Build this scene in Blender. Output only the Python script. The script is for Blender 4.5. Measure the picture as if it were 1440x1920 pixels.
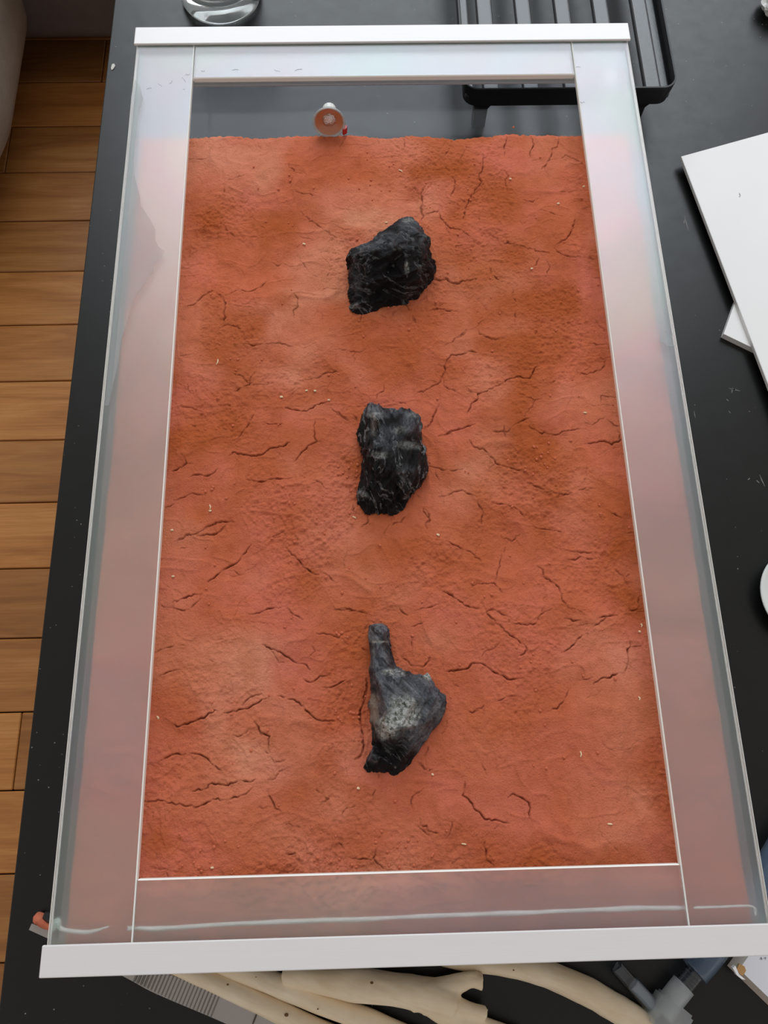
import bpy, bmesh, math, random
import numpy as np
from mathutils import Vector, Matrix, noise as mnoise
from mathutils.geometry import delaunay_2d_cdt

random.seed(7); rng = np.random.default_rng(11)
scene = bpy.context.scene
for o in list(bpy.data.objects): bpy.data.objects.remove(o)
COL = scene.collection

# ------------------------------------------------------------ camera
F = 1401.03
R = np.array([[0.9996, -0.0246, 0.0105], [-0.0202, -0.9521, -0.3050], [0.0175, 0.3047, -0.9523]])
CAM = np.array([-0.0190, -0.2384, 0.4859])
cam_data = bpy.data.cameras.new('camera'); cam = bpy.data.objects.new('camera', cam_data); COL.objects.link(cam)
m = Matrix.Identity(4)
for i in range(3):
    m[i][0] = R[0][i]; m[i][1] = -R[1][i]; m[i][2] = -R[2][i]; m[i][3] = CAM[i]
cam.matrix_world = m
cam_data.sensor_fit = 'AUTO'; cam_data.sensor_width = 36; cam_data.lens = F / 1920 * 36
cam_data.clip_start = 0.01; cam_data.clip_end = 50
scene.camera = cam

def at(u, v, z):
    """world point at height z that the photograph shows at pixel (u, v)"""
    d = R.T @ np.array([(u - 720) / F, (v - 960) / F, 1.0])
    return CAM + d * (z - CAM[2]) / d[2]

# ------------------------------------------------------------ world, lights, exposure
w = bpy.data.worlds.new('room_light'); scene.world = w; w.use_nodes = True
bg = w.node_tree.nodes['Background']; bg.inputs['Color'].default_value = (1.0, 0.93, 0.88, 1); bg.inputs['Strength'].default_value = 0.49

def area(name, loc, target, sx, sy, energy, color):
    l = bpy.data.lights.new(name, 'AREA'); l.shape = 'RECTANGLE'; l.size = sx; l.size_y = sy
    l.energy = energy; l.color = color
    o = bpy.data.objects.new(name, l); COL.objects.link(o); o.location = loc
    d = Vector(target) - Vector(loc); o.rotation_euler = d.to_track_quat('-Z', 'Y').to_euler()
    return o
area('window_daylight', (0.25, 2.3, 1.75), (0.0, 0.2, 0.0), 2.6, 1.9, 72, (0.83, 0.925, 1.0))

vs = scene.view_settings
scene.display_settings.display_device = 'sRGB'
vs.view_transform = 'Standard'; vs.look = 'None'; vs.gamma = 1.0; vs.use_curve_mapping = False
vs.exposure = -0.06

# ------------------------------------------------------------ helpers
def mat(name, color=(.5, .5, .5), rough=.5, metal=0.0, spec=.5, trans=0.0, ior=1.45, coat=0.0):
    M = bpy.data.materials.new(name); M.use_nodes = True
    b = M.node_tree.nodes['Principled BSDF']
    b.inputs['Base Color'].default_value = (*color, 1); b.inputs['Roughness'].default_value = rough
    b.inputs['Metallic'].default_value = metal; b.inputs['Specular IOR Level'].default_value = spec
    b.inputs['Transmission Weight'].default_value = trans; b.inputs['IOR'].default_value = ior
    b.inputs['Coat Weight'].default_value = coat
    return M
def nd(M, t, **kw):
    n = M.node_tree.nodes.new(t)
    for k, v in kw.items(): setattr(n, k, v)
    return n
def lk(M, a, b): M.node_tree.links.new(a, b)
def bsdf(M): return M.node_tree.nodes['Principled BSDF']
def objcoord(M, scale=(1, 1, 1), rot=(0, 0, 0)):
    t = nd(M, 'ShaderNodeTexCoord'); mp = nd(M, 'ShaderNodeMapping')
    mp.inputs['Scale'].default_value = scale; mp.inputs['Rotation'].default_value = rot
    lk(M, t.outputs['Object'], mp.inputs['Vector']); return mp.outputs['Vector']
def noise(M, vec, scale, detail=6, rough=.6, dist=0):
    n = nd(M, 'ShaderNodeTexNoise'); lk(M, vec, n.inputs['Vector'])
    n.inputs['Scale'].default_value = scale; n.inputs['Detail'].default_value = detail
    n.inputs['Roughness'].default_value = rough; n.inputs['Distortion'].default_value = dist
    return n.outputs['Fac']
def ramp(M, fac, stops):
    r = nd(M, 'ShaderNodeValToRGB'); lk(M, fac, r.inputs['Fac'])
    els = r.color_ramp.elements
    while len(els) < len(stops): els.new(.5)
    for e, (p, c) in zip(els, stops):
        e.position = p; e.color = (*c, 1) if len(c) == 3 else c
    return r.outputs['Color']
def mixc(M, fac, a, b, mode='MIX'):
    n = nd(M, 'ShaderNodeMix', data_type='RGBA', blend_type=mode)
    for s, x in ((n.inputs[0], fac), (n.inputs[6], a), (n.inputs[7], b)):
        if isinstance(x, (int, float)): s.default_value = x
        elif isinstance(x, tuple): s.default_value = (*x, 1)
        else: lk(M, x, s)
    return n.outputs[2]
def bump(M, h, strength=.3, dist=.001, target=None):
    b = nd(M, 'ShaderNodeBump'); b.inputs['Strength'].default_value = strength; b.inputs['Distance'].default_value = dist
    lk(M, h, b.inputs['Height']); lk(M, b.outputs['Normal'], (target or bsdf(M)).inputs['Normal']); return b

def link(name, me, m=None, parent=None, smooth=False):
    o = bpy.data.objects.new(name, me); COL.objects.link(o)
    if m:
        for x in (m if isinstance(m, (list, tuple)) else [m]): me.materials.append(x)
    if parent: o.parent = parent
    if smooth:
        for p in me.polygons: p.use_smooth = True
    return o
def tag(o, label, cat, group=None):
    o['label'] = label; o['category'] = cat
    if group: o['group'] = group
    return o
def thing(name, label, cat, loc=(0, 0, 0), group=None):
    o = bpy.data.objects.new(name, None); COL.objects.link(o); o.location = loc; o.empty_display_size = .02
    return tag(o, label, cat, group)
def from_bm(name, bm, m=None, parent=None, smooth=False):
    me = bpy.data.meshes.new(name); bmesh.ops.recalc_face_normals(bm, faces=bm.faces); bm.to_mesh(me); bm.free()
    return link(name, me, m, parent, smooth)
def off(parent): return Vector(parent.location) if parent else Vector((0, 0, 0))

def add_box(bm, x0, x1, y0, y1, z0, z1, bev=0.0, seg=2):
    r = bmesh.ops.create_cube(bm, size=1)
    vv = r['verts']
    for v in vv:
        v.co = Vector(((x0 + x1) / 2 + v.co.x * (x1 - x0), (y0 + y1) / 2 + v.co.y * (y1 - y0), (z0 + z1) / 2 + v.co.z * (z1 - z0)))
    if bev:
        es = list({e for v in vv for e in v.link_edges})
        bmesh.ops.bevel(bm, geom=es, offset=bev, segments=seg, affect='EDGES', profile=.5)
def box(name, x0, x1, y0, y1, z0, z1, m, parent=None, bev=0.0, seg=2):
    o = off(parent); bm = bmesh.new()
    add_box(bm, x0 - o.x, x1 - o.x, y0 - o.y, y1 - o.y, z0 - o.z, z1 - o.z, bev, seg)
    return from_bm(name, bm, m, parent)
def prism(bm, pts, z0, z1):
    lo = [bm.verts.new((x, y, z0)) for x, y in pts]; hi = [bm.verts.new((x, y, z1)) for x, y in pts]
    bm.faces.new(lo[::-1]); bm.faces.new(hi); n = len(pts)
    for i in range(n): bm.faces.new((lo[i], lo[(i + 1) % n], hi[(i + 1) % n], hi[i]))
def lathe(bm, prof, segs=48, closed=False, mtx=None):
    rings = []
    for r, z in prof:
        if r < 1e-6: rings.append([bm.verts.new((0, 0, z))])
        else: rings.append([bm.verts.new((r * math.cos(2 * math.pi * k / segs), r * math.sin(2 * math.pi * k / segs), z)) for k in range(segs)])
    pr = list(zip(rings, rings[1:])) + ([(rings[-1], rings[0])] if closed else [])
    for a, b in pr:
        for k in range(segs):
            j = (k + 1) % segs
            if len(a) == 1 and len(b) == 1: continue
            if len(a) == 1: bm.faces.new((a[0], b[j], b[k]))
            elif len(b) == 1: bm.faces.new((a[k], a[j], b[0]))
            else: bm.faces.new((a[k], a[j], b[j], b[k]))
    if mtx is not None: bmesh.ops.transform(bm, matrix=mtx, verts=[v for r in rings for v in r])
def catmull(pts, n=8):
    P = [np.array(p, float) for p in pts]; P = [2 * P[0] - P[1]] + P + [2 * P[-1] - P[-2]]
    out = []
    for i in range(1, len(P) - 2):
        for k in range(n):
            t = k / n
            out.append(.5 * ((2 * P[i]) + (-P[i - 1] + P[i + 1]) * t + (2 * P[i - 1] - 5 * P[i] + 4 * P[i + 1] - P[i + 2]) * t * t + (-P[i - 1] + 3 * P[i] - 3 * P[i + 1] + P[i + 2]) * t ** 3))
    out.append(P[-2]); return out
def tube(bm, pts, segs=16, wob=0.0, seed=0, squash=1.0, caps=True, n=8, jag=0.0):
    """pts: (x, y, z, r) centre line with radius"""
    C = catmull(pts, n); rings = []
    for i, c in enumerate(C):
        a = C[max(i - 1, 0)][:3]; b = C[min(i + 1, len(C) - 1)][:3]
        t = Vector(b - a).normalized(); s = t.cross(Vector((0, 0, 1))).normalized(); u = s.cross(t)
        ring = []
        for k in range(segs):
            th = 2 * math.pi * k / segs; r = c[3]
            d = s * math.cos(th) + u * math.sin(th) * squash
            p = Vector(c[:3])
            if wob: r *= 1 + wob * mnoise.noise(Vector((p.x * 45 + seed, p.y * 45, th * .9))) + wob * .5 * mnoise.noise(Vector((math.cos(th) * 3 + seed, math.sin(th) * 3, i * .25)))
            q = p + d * r
            if jag and i in (0, len(C) - 1): q += t * jag * mnoise.noise(Vector((k * 1.7, seed, i)))
            ring.append(bm.verts.new(q))
        rings.append(ring)
    for a, b in zip(rings, rings[1:]):
        for k in range(segs): bm.faces.new((a[k], a[(k + 1) % segs], b[(k + 1) % segs], b[k]))
    if caps: bm.faces.new(rings[0][::-1]); bm.faces.new(rings[-1])
    return rings

TZ = -0.100          # table top
FZ = -0.520          # floor

# ------------------------------------------------------------ materials
def wood_mat():
    M = mat('oak_plank', rough=.42)
    oi = nd(M, 'ShaderNodeObjectInfo')
    tc = nd(M, 'ShaderNodeTexCoord'); add = nd(M, 'ShaderNodeVectorMath', operation='ADD')
    sc = nd(M, 'ShaderNodeVectorMath', operation='SCALE'); sc.inputs['Scale'].default_value = 9
    cmb = nd(M, 'ShaderNodeCombineXYZ')
    for i in range(3): lk(M, oi.outputs['Random'], cmb.inputs[i])
    lk(M, cmb.outputs[0], sc.inputs[0]); lk(M, tc.outputs['Object'], add.inputs[0]); lk(M, sc.outputs[0], add.inputs[1])
    mp = nd(M, 'ShaderNodeMapping'); mp.inputs['Scale'].default_value = (1.6, 16, 8); lk(M, add.outputs[0], mp.inputs['Vector'])
    n1 = noise(M, mp.outputs[0], 2.2, 8, .6, 1.2)
    mp2 = nd(M, 'ShaderNodeMapping'); mp2.inputs['Scale'].default_value = (6, 160, 60); lk(M, add.outputs[0], mp2.inputs['Vector'])
    n2 = noise(M, mp2.outputs[0], 2.5, 4, .6)
    c = ramp(M, n1, [(.25, (.25, .088, .018)), (.5, (.39, .155, .038)), (.75, (.50, .23, .068))])
    c = mixc(M, .35, c, ramp(M, n2, [(.35, (.62, .56, .5)), (.6, (1, 1, 1))]), 'MULTIPLY')
    hv = nd(M, 'ShaderNodeHueSaturation'); lk(M, c, hv.inputs['Color'])
    mr = nd(M, 'ShaderNodeMapRange'); mr.inputs[3].default_value = .8; mr.inputs[4].default_value = 1.3
    lk(M, oi.outputs['Random'], mr.inputs[0]); lk(M, mr.outputs[0], hv.inputs['Value'])
    lk(M, hv.outputs[0], bsdf(M).inputs['Base Color'])
    bump(M, n2, .12, .0006); return M
M_WOOD = wood_mat()

M_TABLE = mat('black_lacquer_table', (.003, .0033, .003), rough=.36, spec=.47)
v_ = objcoord(M_TABLE); n_ = noise(M_TABLE, v_, 60, 8, .7)
lk(M_TABLE, ramp(M_TABLE, n_, [(.3, (.32, .32, .32)), (.7, (.39, .39, .39))]), bsdf(M_TABLE).inputs['Roughness'])
vo = nd(M_TABLE, 'ShaderNodeTexVoronoi'); lk(M_TABLE, v_, vo.inputs['Vector']); vo.inputs['Scale'].default_value = 130
dust = ramp(M_TABLE, vo.outputs['Distance'], [(.045, (1, 1, 1)), (.08, (0, 0, 0))])
gate = ramp(M_TABLE, noise(M_TABLE, v_, 37, 3), [(.50, (0, 0, 0)), (.58, (1, 1, 1))])
lk(M_TABLE, mixc(M_TABLE, mixc(M_TABLE, 1.0, dust, gate, 'MULTIPLY'), (.003, .0033, .003), (.22, .22, .2)), bsdf(M_TABLE).inputs['Base Color'])
n2_ = noise(M_TABLE, v_, 420, 3)
bump(M_TABLE, n2_, .05, .0002)

M_UNDER = mat('dark_subfloor', (.02, .015, .012), rough=.9)

def fabric(name, c):
    M = mat(name, c, rough=.95, spec=.2)
    v = objcoord(M); n = noise(M, v, 700, 3, .7); n3 = noise(M, v, 30, 4)
    lk(M, mixc(M, .6, ramp(M, n, [(.3, tuple(x * .6 for x in c)), (.7, tuple(min(1, x * 1.35) for x in c))]), ramp(M, n3, [(.3, tuple(x * .85 for x in c)), (.7, tuple(x * 1.1 for x in c))])), bsdf(M).inputs['Base Color'])
    bump(M, n, .5, .0015); return M
M_SOFA = fabric('grey_brown_upholstery', (.34, .29, .245))
M_SOFA2 = fabric('dark_upholstery', (.13, .11, .105))

M_ALU = mat('white_aluminium', (.78, .76, .755), rough=.30, metal=.0, spec=.9)
n_ = noise(M_ALU, objcoord(M_ALU, (1, 30, 30)), 40, 4)
lk(M_ALU, ramp(M_ALU, n_, [(.3, (.765, .74, .735)), (.7, (.785, .76, .755))]), bsdf(M_ALU).inputs['Base Color'])
bump(M_ALU, n_, .03, .0002)

def clear_glass(name, tint=(.95, .99, .97), refl=1.0, grough=.03):
    """thin pane: mostly lets light straight through, with a Fresnel reflection"""
    M = bpy.data.materials.new(name); M.use_nodes = True; nt = M.node_tree; nt.nodes.clear()
    out = nt.nodes.new('ShaderNodeOutputMaterial'); tr = nt.nodes.new('ShaderNodeBsdfTransparent'); gl = nt.nodes.new('ShaderNodeBsdfGlossy')
    fr = nt.nodes.new('ShaderNodeFresnel'); mx = nt.nodes.new('ShaderNodeMixShader')
    tr.inputs[0].default_value = (*tint, 1); gl.inputs['Roughness'].default_value = grough; fr.inputs['IOR'].default_value = 1.45
    ge = nt.nodes.new('ShaderNodeNewGeometry'); inv = nt.nodes.new('ShaderNodeMath'); inv.operation = 'SUBTRACT'; inv.inputs[0].default_value = 1
    mu = nt.nodes.new('ShaderNodeMath'); mu.operation = 'MULTIPLY'
    lk(M, ge.outputs['Backfacing'], inv.inputs[1]); rf = nt.nodes.new('ShaderNodeMath'); rf.operation = 'MULTIPLY'; rf.inputs[1].default_value = refl; lk(M, fr.outputs[0], rf.inputs[0])
    lk(M, inv.outputs[0], mu.inputs[0]); lk(M, rf.outputs[0], mu.inputs[1])
    lk(M, mu.outputs[0], mx.inputs[0]); lk(M, tr.outputs[0], mx.inputs[1]); lk(M, gl.outputs[0], mx.inputs[2]); lk(M, mx.outputs[0], out.inputs[0])
    return M
M_PANE = clear_glass('clear_pane', (.93, .93, .95), refl=.35, grough=.12)
M_WALL = clear_glass('pane_seen_through_depth', (.86, .96, .92))
M_TUBE = clear_glass('clear_tube', (.80, .84, .88), refl=2.2)

def frosted():
    M = bpy.data.materials.new('frosted_rim_glass'); M.use_nodes = True; nt = M.node_tree; nt.nodes.clear()
    out = nt.nodes.new('ShaderNodeOutputMaterial')
    rf = nt.nodes.new('ShaderNodeBsdfPrincipled')
    rf.inputs['Transmission Weight'].default_value = 1; rf.inputs['Roughness'].default_value = .44; rf.inputs['IOR'].default_value = 1.13
    rf.inputs['Base Color'].default_value = (.97, .98, .97, 1)
    hz = nt.nodes.new('ShaderNodeBsdfDiffuse'); gl = nt.nodes.new('ShaderNodeBsdfGlossy'); gl.inputs['Roughness'].default_value = .37
    v = objcoord(M); n = noise(M, v, 5.5, 2, .5, .6)
    tint = ramp(M, n, [(.30, (.88, .95, .91)), (.43, (.94, .94, .92)), (.52, (.95, .88, .93)), (.60, (.91, .92, .97)), (.70, (.88, .95, .95))])
    lk(M, tint, gl.inputs[0]); lk(M, tint, hz.inputs[0])
    m1 = nt.nodes.new('ShaderNodeMixShader'); m1.inputs[0].default_value = .035
    m2 = nt.nodes.new('ShaderNodeMixShader'); m2.inputs[0].default_value = .13
    lk(M, rf.outputs[0], m1.inputs[1]); lk(M, hz.outputs[0], m1.inputs[2])
    lk(M, m1.outputs[0], m2.inputs[1]); lk(M, gl.outputs[0], m2.inputs[2]); lk(M, m2.outputs[0], out.inputs[0])
    vo = nd(M, 'ShaderNodeTexNoise'); lk(M, v, vo.inputs['Vector']); vo.inputs['Scale'].default_value = 500
    b = nd(M, 'ShaderNodeBump'); b.inputs['Strength'].default_value = .12; b.inputs['Distance'].default_value = .0004
    lk(M, vo.outputs['Fac'], b.inputs['Height'])
    for s in (gl, hz): lk(M, b.outputs[0], s.inputs['Normal'])
    return M
M_FROST = frosted()
M_EDGE = mat('white_edge_glint', (.93, .95, .90), rough=.35, spec=.8)  # bright glint of the glass edge, painted as a white surface
M_FILM = mat('dried_residue_film', (.86, .90, .92), rough=.4); bsdf(M_FILM).inputs['Alpha'].default_value = .13
M_SILI = mat('silicone_bead', (.86, .87, .85), rough=.3); bsdf(M_SILI).inputs['Alpha'].default_value = .8
M_SCRATCH = mat('hair_and_dust', (.35, .36, .38), rough=.8)

def clay_mat():
    M = mat('red_clay', rough=.95, spec=.15)
    v = objcoord(M)
    a = nd(M, 'ShaderNodeAttribute', attribute_name='tone')
    sp = nd(M, 'ShaderNodeSeparateColor'); lk(M, a.outputs['Color'], sp.inputs[0])
    n1 = noise(M, v, 14, 8, .65); n2 = noise(M, v, 160, 6, .7); n3 = noise(M, v, 900, 4, .7)
    base = ramp(M, n1, [(.34, (.56, .135, .052)), (.5, (.64, .165, .083)), (.64, (.68, .178, .112))])
    c = mixc(M, sp.outputs[0], base, (.80, .34, .205))
    c = mixc(M, sp.outputs[1], c, (.46, .105, .028))
    c = mixc(M, .5, c, ramp(M, n2, [(.28, (.72, .62, .55)), (.5, (1, 1, 1)), (.75, (1.12, 1.1, 1.08))]), 'MULTIPLY')
    c = mixc(M, .35, c, ramp(M, n3, [(.3, (.6, .5, .45)), (.48, (1, 1, 1))]), 'MULTIPLY')
    c = mixc(M, sp.outputs[2], c, (.10, .018, .008))
    lk(M, c, bsdf(M).inputs['Base Color'])
    cb = nd(M, 'ShaderNodeMath', operation='ADD'); lk(M, n2, cb.inputs[0]); lk(M, n3, cb.inputs[1])
    bump(M, cb.outputs[0], .8, .0013)
    return M
M_CLAY = clay_mat()
M_CRUMB = mat('clay_crumb', (.60, .165, .085), rough=.95, spec=.1)
M_STRAW = mat('straw_bit', (.85, .66, .42), rough=.7)

def rock_mat(name, dark, mid, pale_amt, rot, gloss=.38):
    M = mat(name, rough=gloss, spec=.35)
    v = objcoord(M, (1, 1, 1), rot); mp = nd(M, 'ShaderNodeMapping'); lk(M, v, mp.inputs['Vector']); mp.inputs['Scale'].default_value = (1, .22, 1)
    n1 = noise(M, mp.outputs[0], 210, 9, .75, .8); n2 = noise(M, v, 60, 6, .65); n3 = noise(M, v, 420, 6, .8)
    c = ramp(M, n1, [(.35, dark), (.62, mid), (.78, tuple(min(1, x * 2.2) for x in mid))])
    # thin pale veins
    ab = nd(M, 'ShaderNodeMath', operation='SUBTRACT'); nv = noise(M, mp.outputs[0], 48, 6, .62, 1.4); lk(M, nv, ab.inputs[0]); ab.inputs[1].default_value = .5
    ab2 = nd(M, 'ShaderNodeMath', operation='ABSOLUTE'); lk(M, ab.outputs[0], ab2.inputs[0])
    vein = ramp(M, ab2.outputs[0], [(.0, (1, 1, 1)), (.02, (0, 0, 0))])
    vf = mixc(M, 1.0, vein, ramp(M, n2, [(.40, (0, 0, 0)), (.5, (pale_amt,) * 3)]), 'MULTIPLY')
    c = mixc(M, vf, c, (.42, .43, .44))
    a = nd(M, 'ShaderNodeAttribute', attribute_name='blotch'); sp = nd(M, 'ShaderNodeSeparateColor'); lk(M, a.outputs['Color'], sp.inputs[0])
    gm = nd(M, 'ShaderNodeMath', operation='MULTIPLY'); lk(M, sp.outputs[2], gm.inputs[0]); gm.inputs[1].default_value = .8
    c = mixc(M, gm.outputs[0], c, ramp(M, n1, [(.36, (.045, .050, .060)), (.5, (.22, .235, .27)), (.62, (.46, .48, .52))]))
    patch = ramp(M, n3, [(.38, (.05, .055, .04)), (.47, (.42, .45, .38)), (.54, (.92, .93, .90))])
    pm = nd(M, 'ShaderNodeMath', operation='MULTIPLY'); lk(M, sp.outputs[0], pm.inputs[0])
    lk(M, ramp(M, noise(M, v, 110, 6, .7), [(.36, (.15, .15, .15)), (.47, (1, 1, 1))]), pm.inputs[1])
    c = mixc(M, pm.outputs[0], c, patch)
    c = mixc(M, sp.outputs[1], c, ramp(M, n1, [(.3, (.34, .26, .20)), (.6, (.66, .54, .44))]))
    lk(M, c, bsdf(M).inputs['Base Color'])
    rg = nd(M, 'ShaderNodeTexNoise', noise_type='RIDGED_MULTIFRACTAL'); lk(M, mp.outputs[0], rg.inputs['Vector']); rg.inputs['Scale'].default_value = 95; rg.inputs['Detail'].default_value = 7; rg.inputs['Distortion'].default_value = .5
    r1 = nd(M, 'ShaderNodeMath', operation='MULTIPLY'); lk(M, rg.outputs['Fac'], r1.inputs[0]); r1.inputs[1].default_value = .55
    cb = nd(M, 'ShaderNodeMath', operation='ADD'); lk(M, n1, cb.inputs[0]); lk(M, n3, cb.inputs[1])
    c2 = nd(M, 'ShaderNodeMath', operation='ADD'); lk(M, cb.outputs[0], c2.inputs[0]); lk(M, r1.outputs[0], c2.inputs[1])
    bump(M, c2.outputs[0], 1.0, .0034); return M

M_DRIFT = mat('peeled_driftwood', rough=.6)
v_ = objcoord(M_DRIFT, (1, 1, 1), (0, 0, .42)); mp_ = nd(M_DRIFT, 'ShaderNodeMapping'); lk(M_DRIFT, v_, mp_.inputs['Vector']); mp_.inputs['Scale'].default_value = (.18, 1.2, 1.2)
n_ = noise(M_DRIFT, mp_.outputs[0], 160, 7, .65, .5); nb_ = noise(M_DRIFT, v_, 22, 4)
c_ = mixc(M_DRIFT, .6, ramp(M_DRIFT, n_, [(.25, (.66, .48, .28)), (.5, (.88, .74, .52)), (.8, (.95, .86, .68))]), ramp(M_DRIFT, nb_, [(.3, (.78, .60, .38)), (.7, (.94, .84, .66))]))
lk(M_DRIFT, c_, bsdf(M_DRIFT).inputs['Base Color']); bump(M_DRIFT, n_, .4, .0008)
M_CUT = mat('sawn_wood_end', (.84, .72, .52), rough=.8)
M_KNOT = mat('dark_knot', (.16, .08, .03), rough=.8)

M_STEEL = mat('brushed_steel', (.40, .375, .355), rough=.42, metal=.9)
M_STEELD = mat('steel_groove', (.10, .095, .09), rough=.6, metal=.6)
M_TRAY = mat('black_tray', (.012, .012, .013), rough=.5)
M_SLAT = mat('black_slat', (.030, .033, .038), rough=.40, spec=.95)
n_ = noise(M_SLAT, objcoord(M_SLAT), 90, 6, .65); bump(M_SLAT, n_, .35, .0012)
M_BOARD = mat('white_foam_board', (.88, .87, .86), rough=.55)
n_ = noise(M_BOARD, objcoord(M_BOARD), 9, 3); lk(M_BOARD, ramp(M_BOARD, n_, [(.3, (.87, .86, .85)), (.7, (.90, .895, .89))]), bsdf(M_BOARD).inputs['Base Color'])
M_CARD = mat('white_carton', (.70, .70, .74), rough=.6)
M_CARDSIDE = mat('carton_side', (.52, .45, .39), rough=.7)
M_BROWN = mat('torn_brown_board', (.45, .25, .10), rough=.9)
M_PRINT = mat('grey_print', (.25, .25, .30), rough=.8)
M_CERAMIC = mat('white_ceramic', (.74, .76, .73), rough=.3)
M_CHIP = mat('chipped_paint', (.62, .60, .56), rough=.8)
M_SCUFF = mat('worn_lacquer', (.16, .155, .15), rough=.7)
M_RED = mat('red_plastic', (.45, .02, .02), rough=.4)
M_CLOUDY = mat('cloudy_plastic', (.72, .78, .80), rough=.3, trans=.3); bsdf(M_CLOUDY).inputs['Alpha'].default_value = .5
M_BLUEP = mat('bluish_plastic', (.18, .25, .36), rough=.15, trans=.4); bsdf(M_BLUEP).inputs['Alpha'].default_value = .45
M_GLASS = mat('tumbler_glass', (.92, .97, .97), rough=.0, trans=.86, ior=1.48)
M_CUP = mat('clear_cup_plastic', (.80, .84, .84), rough=.12, trans=.6); bsdf(M_CUP).inputs['Alpha'].default_value = .85
M_AMBER = mat('reflected_clay_amber', (.50, .19, .09), rough=.22, spec=.8)  # clear cup inside, with the clay's reflection painted in as amber
M_FOIL = mat('crinkled_foil', (.75, .68, .66), rough=.25, metal=.9)
n_ = noise(M_FOIL, objcoord(M_FOIL), 700, 3); bump(M_FOIL, n_, 1.0, .0012)
M_RUBBER = mat('black_rubber', (.02, .02, .02), rough=.8)
M_BLACKP = mat('black_plastic', (.012, .012, .014), rough=.3)

# ------------------------------------------------------------ floor
fl = bpy.data.objects.new('floor', None); COL.objects.link(fl); fl['kind'] = 'structure'; fl['label'] = 'oak parquet floor'
sub = box('subfloor', -1.7, 1.3, -.9, 1.75, FZ - .03, FZ - .012, M_UNDER, fl)
PW = 0.0956; Y0 = 0.873                      # board pitch and one joint line
rows = range(-19, 9)
joints = {}
x196 = at(195, 110, FZ)[0]; x30 = at(33, 1400, FZ)[0]
meshes = {}
for k in rows:
    y1 = Y0 + k * PW; y0 = y1 - PW
    r = random.Random(k * 7 + 3)
    L = .62
    xj = -1.7 + r.uniform(.05, L)
    if k == 1: xj = x196 - 2 * L
    elif k == -11: xj = x30 - 2 * L
    elif -11 < k < 1: xj = -1.75 + (k % 2) * .12       # no joints in the strip beside the table
    xs = [-1.7]; x = xj
    while x < 1.3:
        if x > -1.69: xs.append(x)
        x += L if not (-11 < k < 1) else 1.02
    xs.append(1.3)
    for a, b in zip(xs, xs[1:]):
        if b - a < .01: continue
        key = (round(b - a, 3),)
        if key not in meshes:
            bm = bmesh.new(); add_box(bm, -(b - a) / 2 + .0006, (b - a) / 2 - .0006, -PW / 2 + .0008, PW / 2 - .0008, -.012, 0, .0012, 1)
            me = bpy.data.meshes.new('plank'); bm.to_mesh(me); bm.free(); me.materials.append(M_WOOD); meshes[key] = me
        o = bpy.data.objects.new('plank', meshes[key]); COL.objects.link(o); o.parent = fl
        o.location = ((a + b) / 2, (y0 + y1) / 2, FZ + r.uniform(-.0004, .0004))

# ------------------------------------------------------------ sofa (upper left)
sofa = thing('sofa', 'grey-brown fabric sofa corner on the wood floor, top left', 'sofa', (-.9, .95, FZ))
def rounded(name, x0, x1, y0, y1, z0, z1, m, parent, bev):
    o = box(name, x0, x1, y0, y1, z0, z1, m, parent, bev, 6)
    for p in o.data.polygons: p.use_smooth = True
    return o
ysf = at(120, 70, FZ + .07)[1]
rounded('unseen_backrest', -1.2, -.30, ysf + .62, ysf + .86, FZ + .30, FZ + .80, M_SOFA, sofa, .06)  # out of view; added to block window light falling on the floor
rounded('seat_base', -1.2, -.30, ysf, ysf + .8, FZ + .055, FZ + .36, M_SOFA2, sofa, .03)
xa = at(46, 60, -.33)[0] - .042; ya = at(2, 300, -.33)[1] - .045
bm = bmesh.new()
ax0, ax1 = xa - .26, xa
prof = []
n = 14
o_ = Vector(sofa.location)
for j in range(40):                          # arm: rounded section swept along y, narrowing to its near end
    t = j / 39; y = ya - .02 + t * .62
    e = min(1, max(0, t) / .38); wd = math.sin(e * math.pi / 2) ** .8 if e < 1 else 1
    ring = []
    for k in range(28):
        th = 2 * math.pi * k / 28
        cx, cz = math.cos(th), math.sin(th)
        sx = (abs(cx) ** .55) * math.copysign(1, cx); sz = (abs(cz) ** .5) * math.copysign(1, cz)
        hx = .13; hz = .17
        X = (ax0 + ax1) / 2 - .05 * (1 - wd) + sx * hx * (.45 + .55 * wd); Z = FZ + .05 + hz + sz * hz * (.8 + .2 * wd) - (1 - wd) * .02
        ring.append(bm.verts.new(Vector((X, y, Z)) - o_))
    prof.append(ring)
for a, b in zip(prof, prof[1:]):
    for k in range(28): bm.faces.new((a[k], a[(k + 1) % 28], b[(k + 1) % 28], b[k]))
bm.faces.new(prof[0][::-1]); bm.faces.new(prof[-1])
from_bm('armrest', bm, M_SOFA, sofa, True)
for lx in (-1.15, -.36):
    box('leg', lx - .02, lx + .02, ysf + .1, ysf + .14, FZ, FZ + .06, M_RUBBER, sofa)
box('leg', ax0 + .06, ax0 + .1, ya + .32, ya + .36, FZ, FZ + .056, M_RUBBER, sofa)

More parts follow.
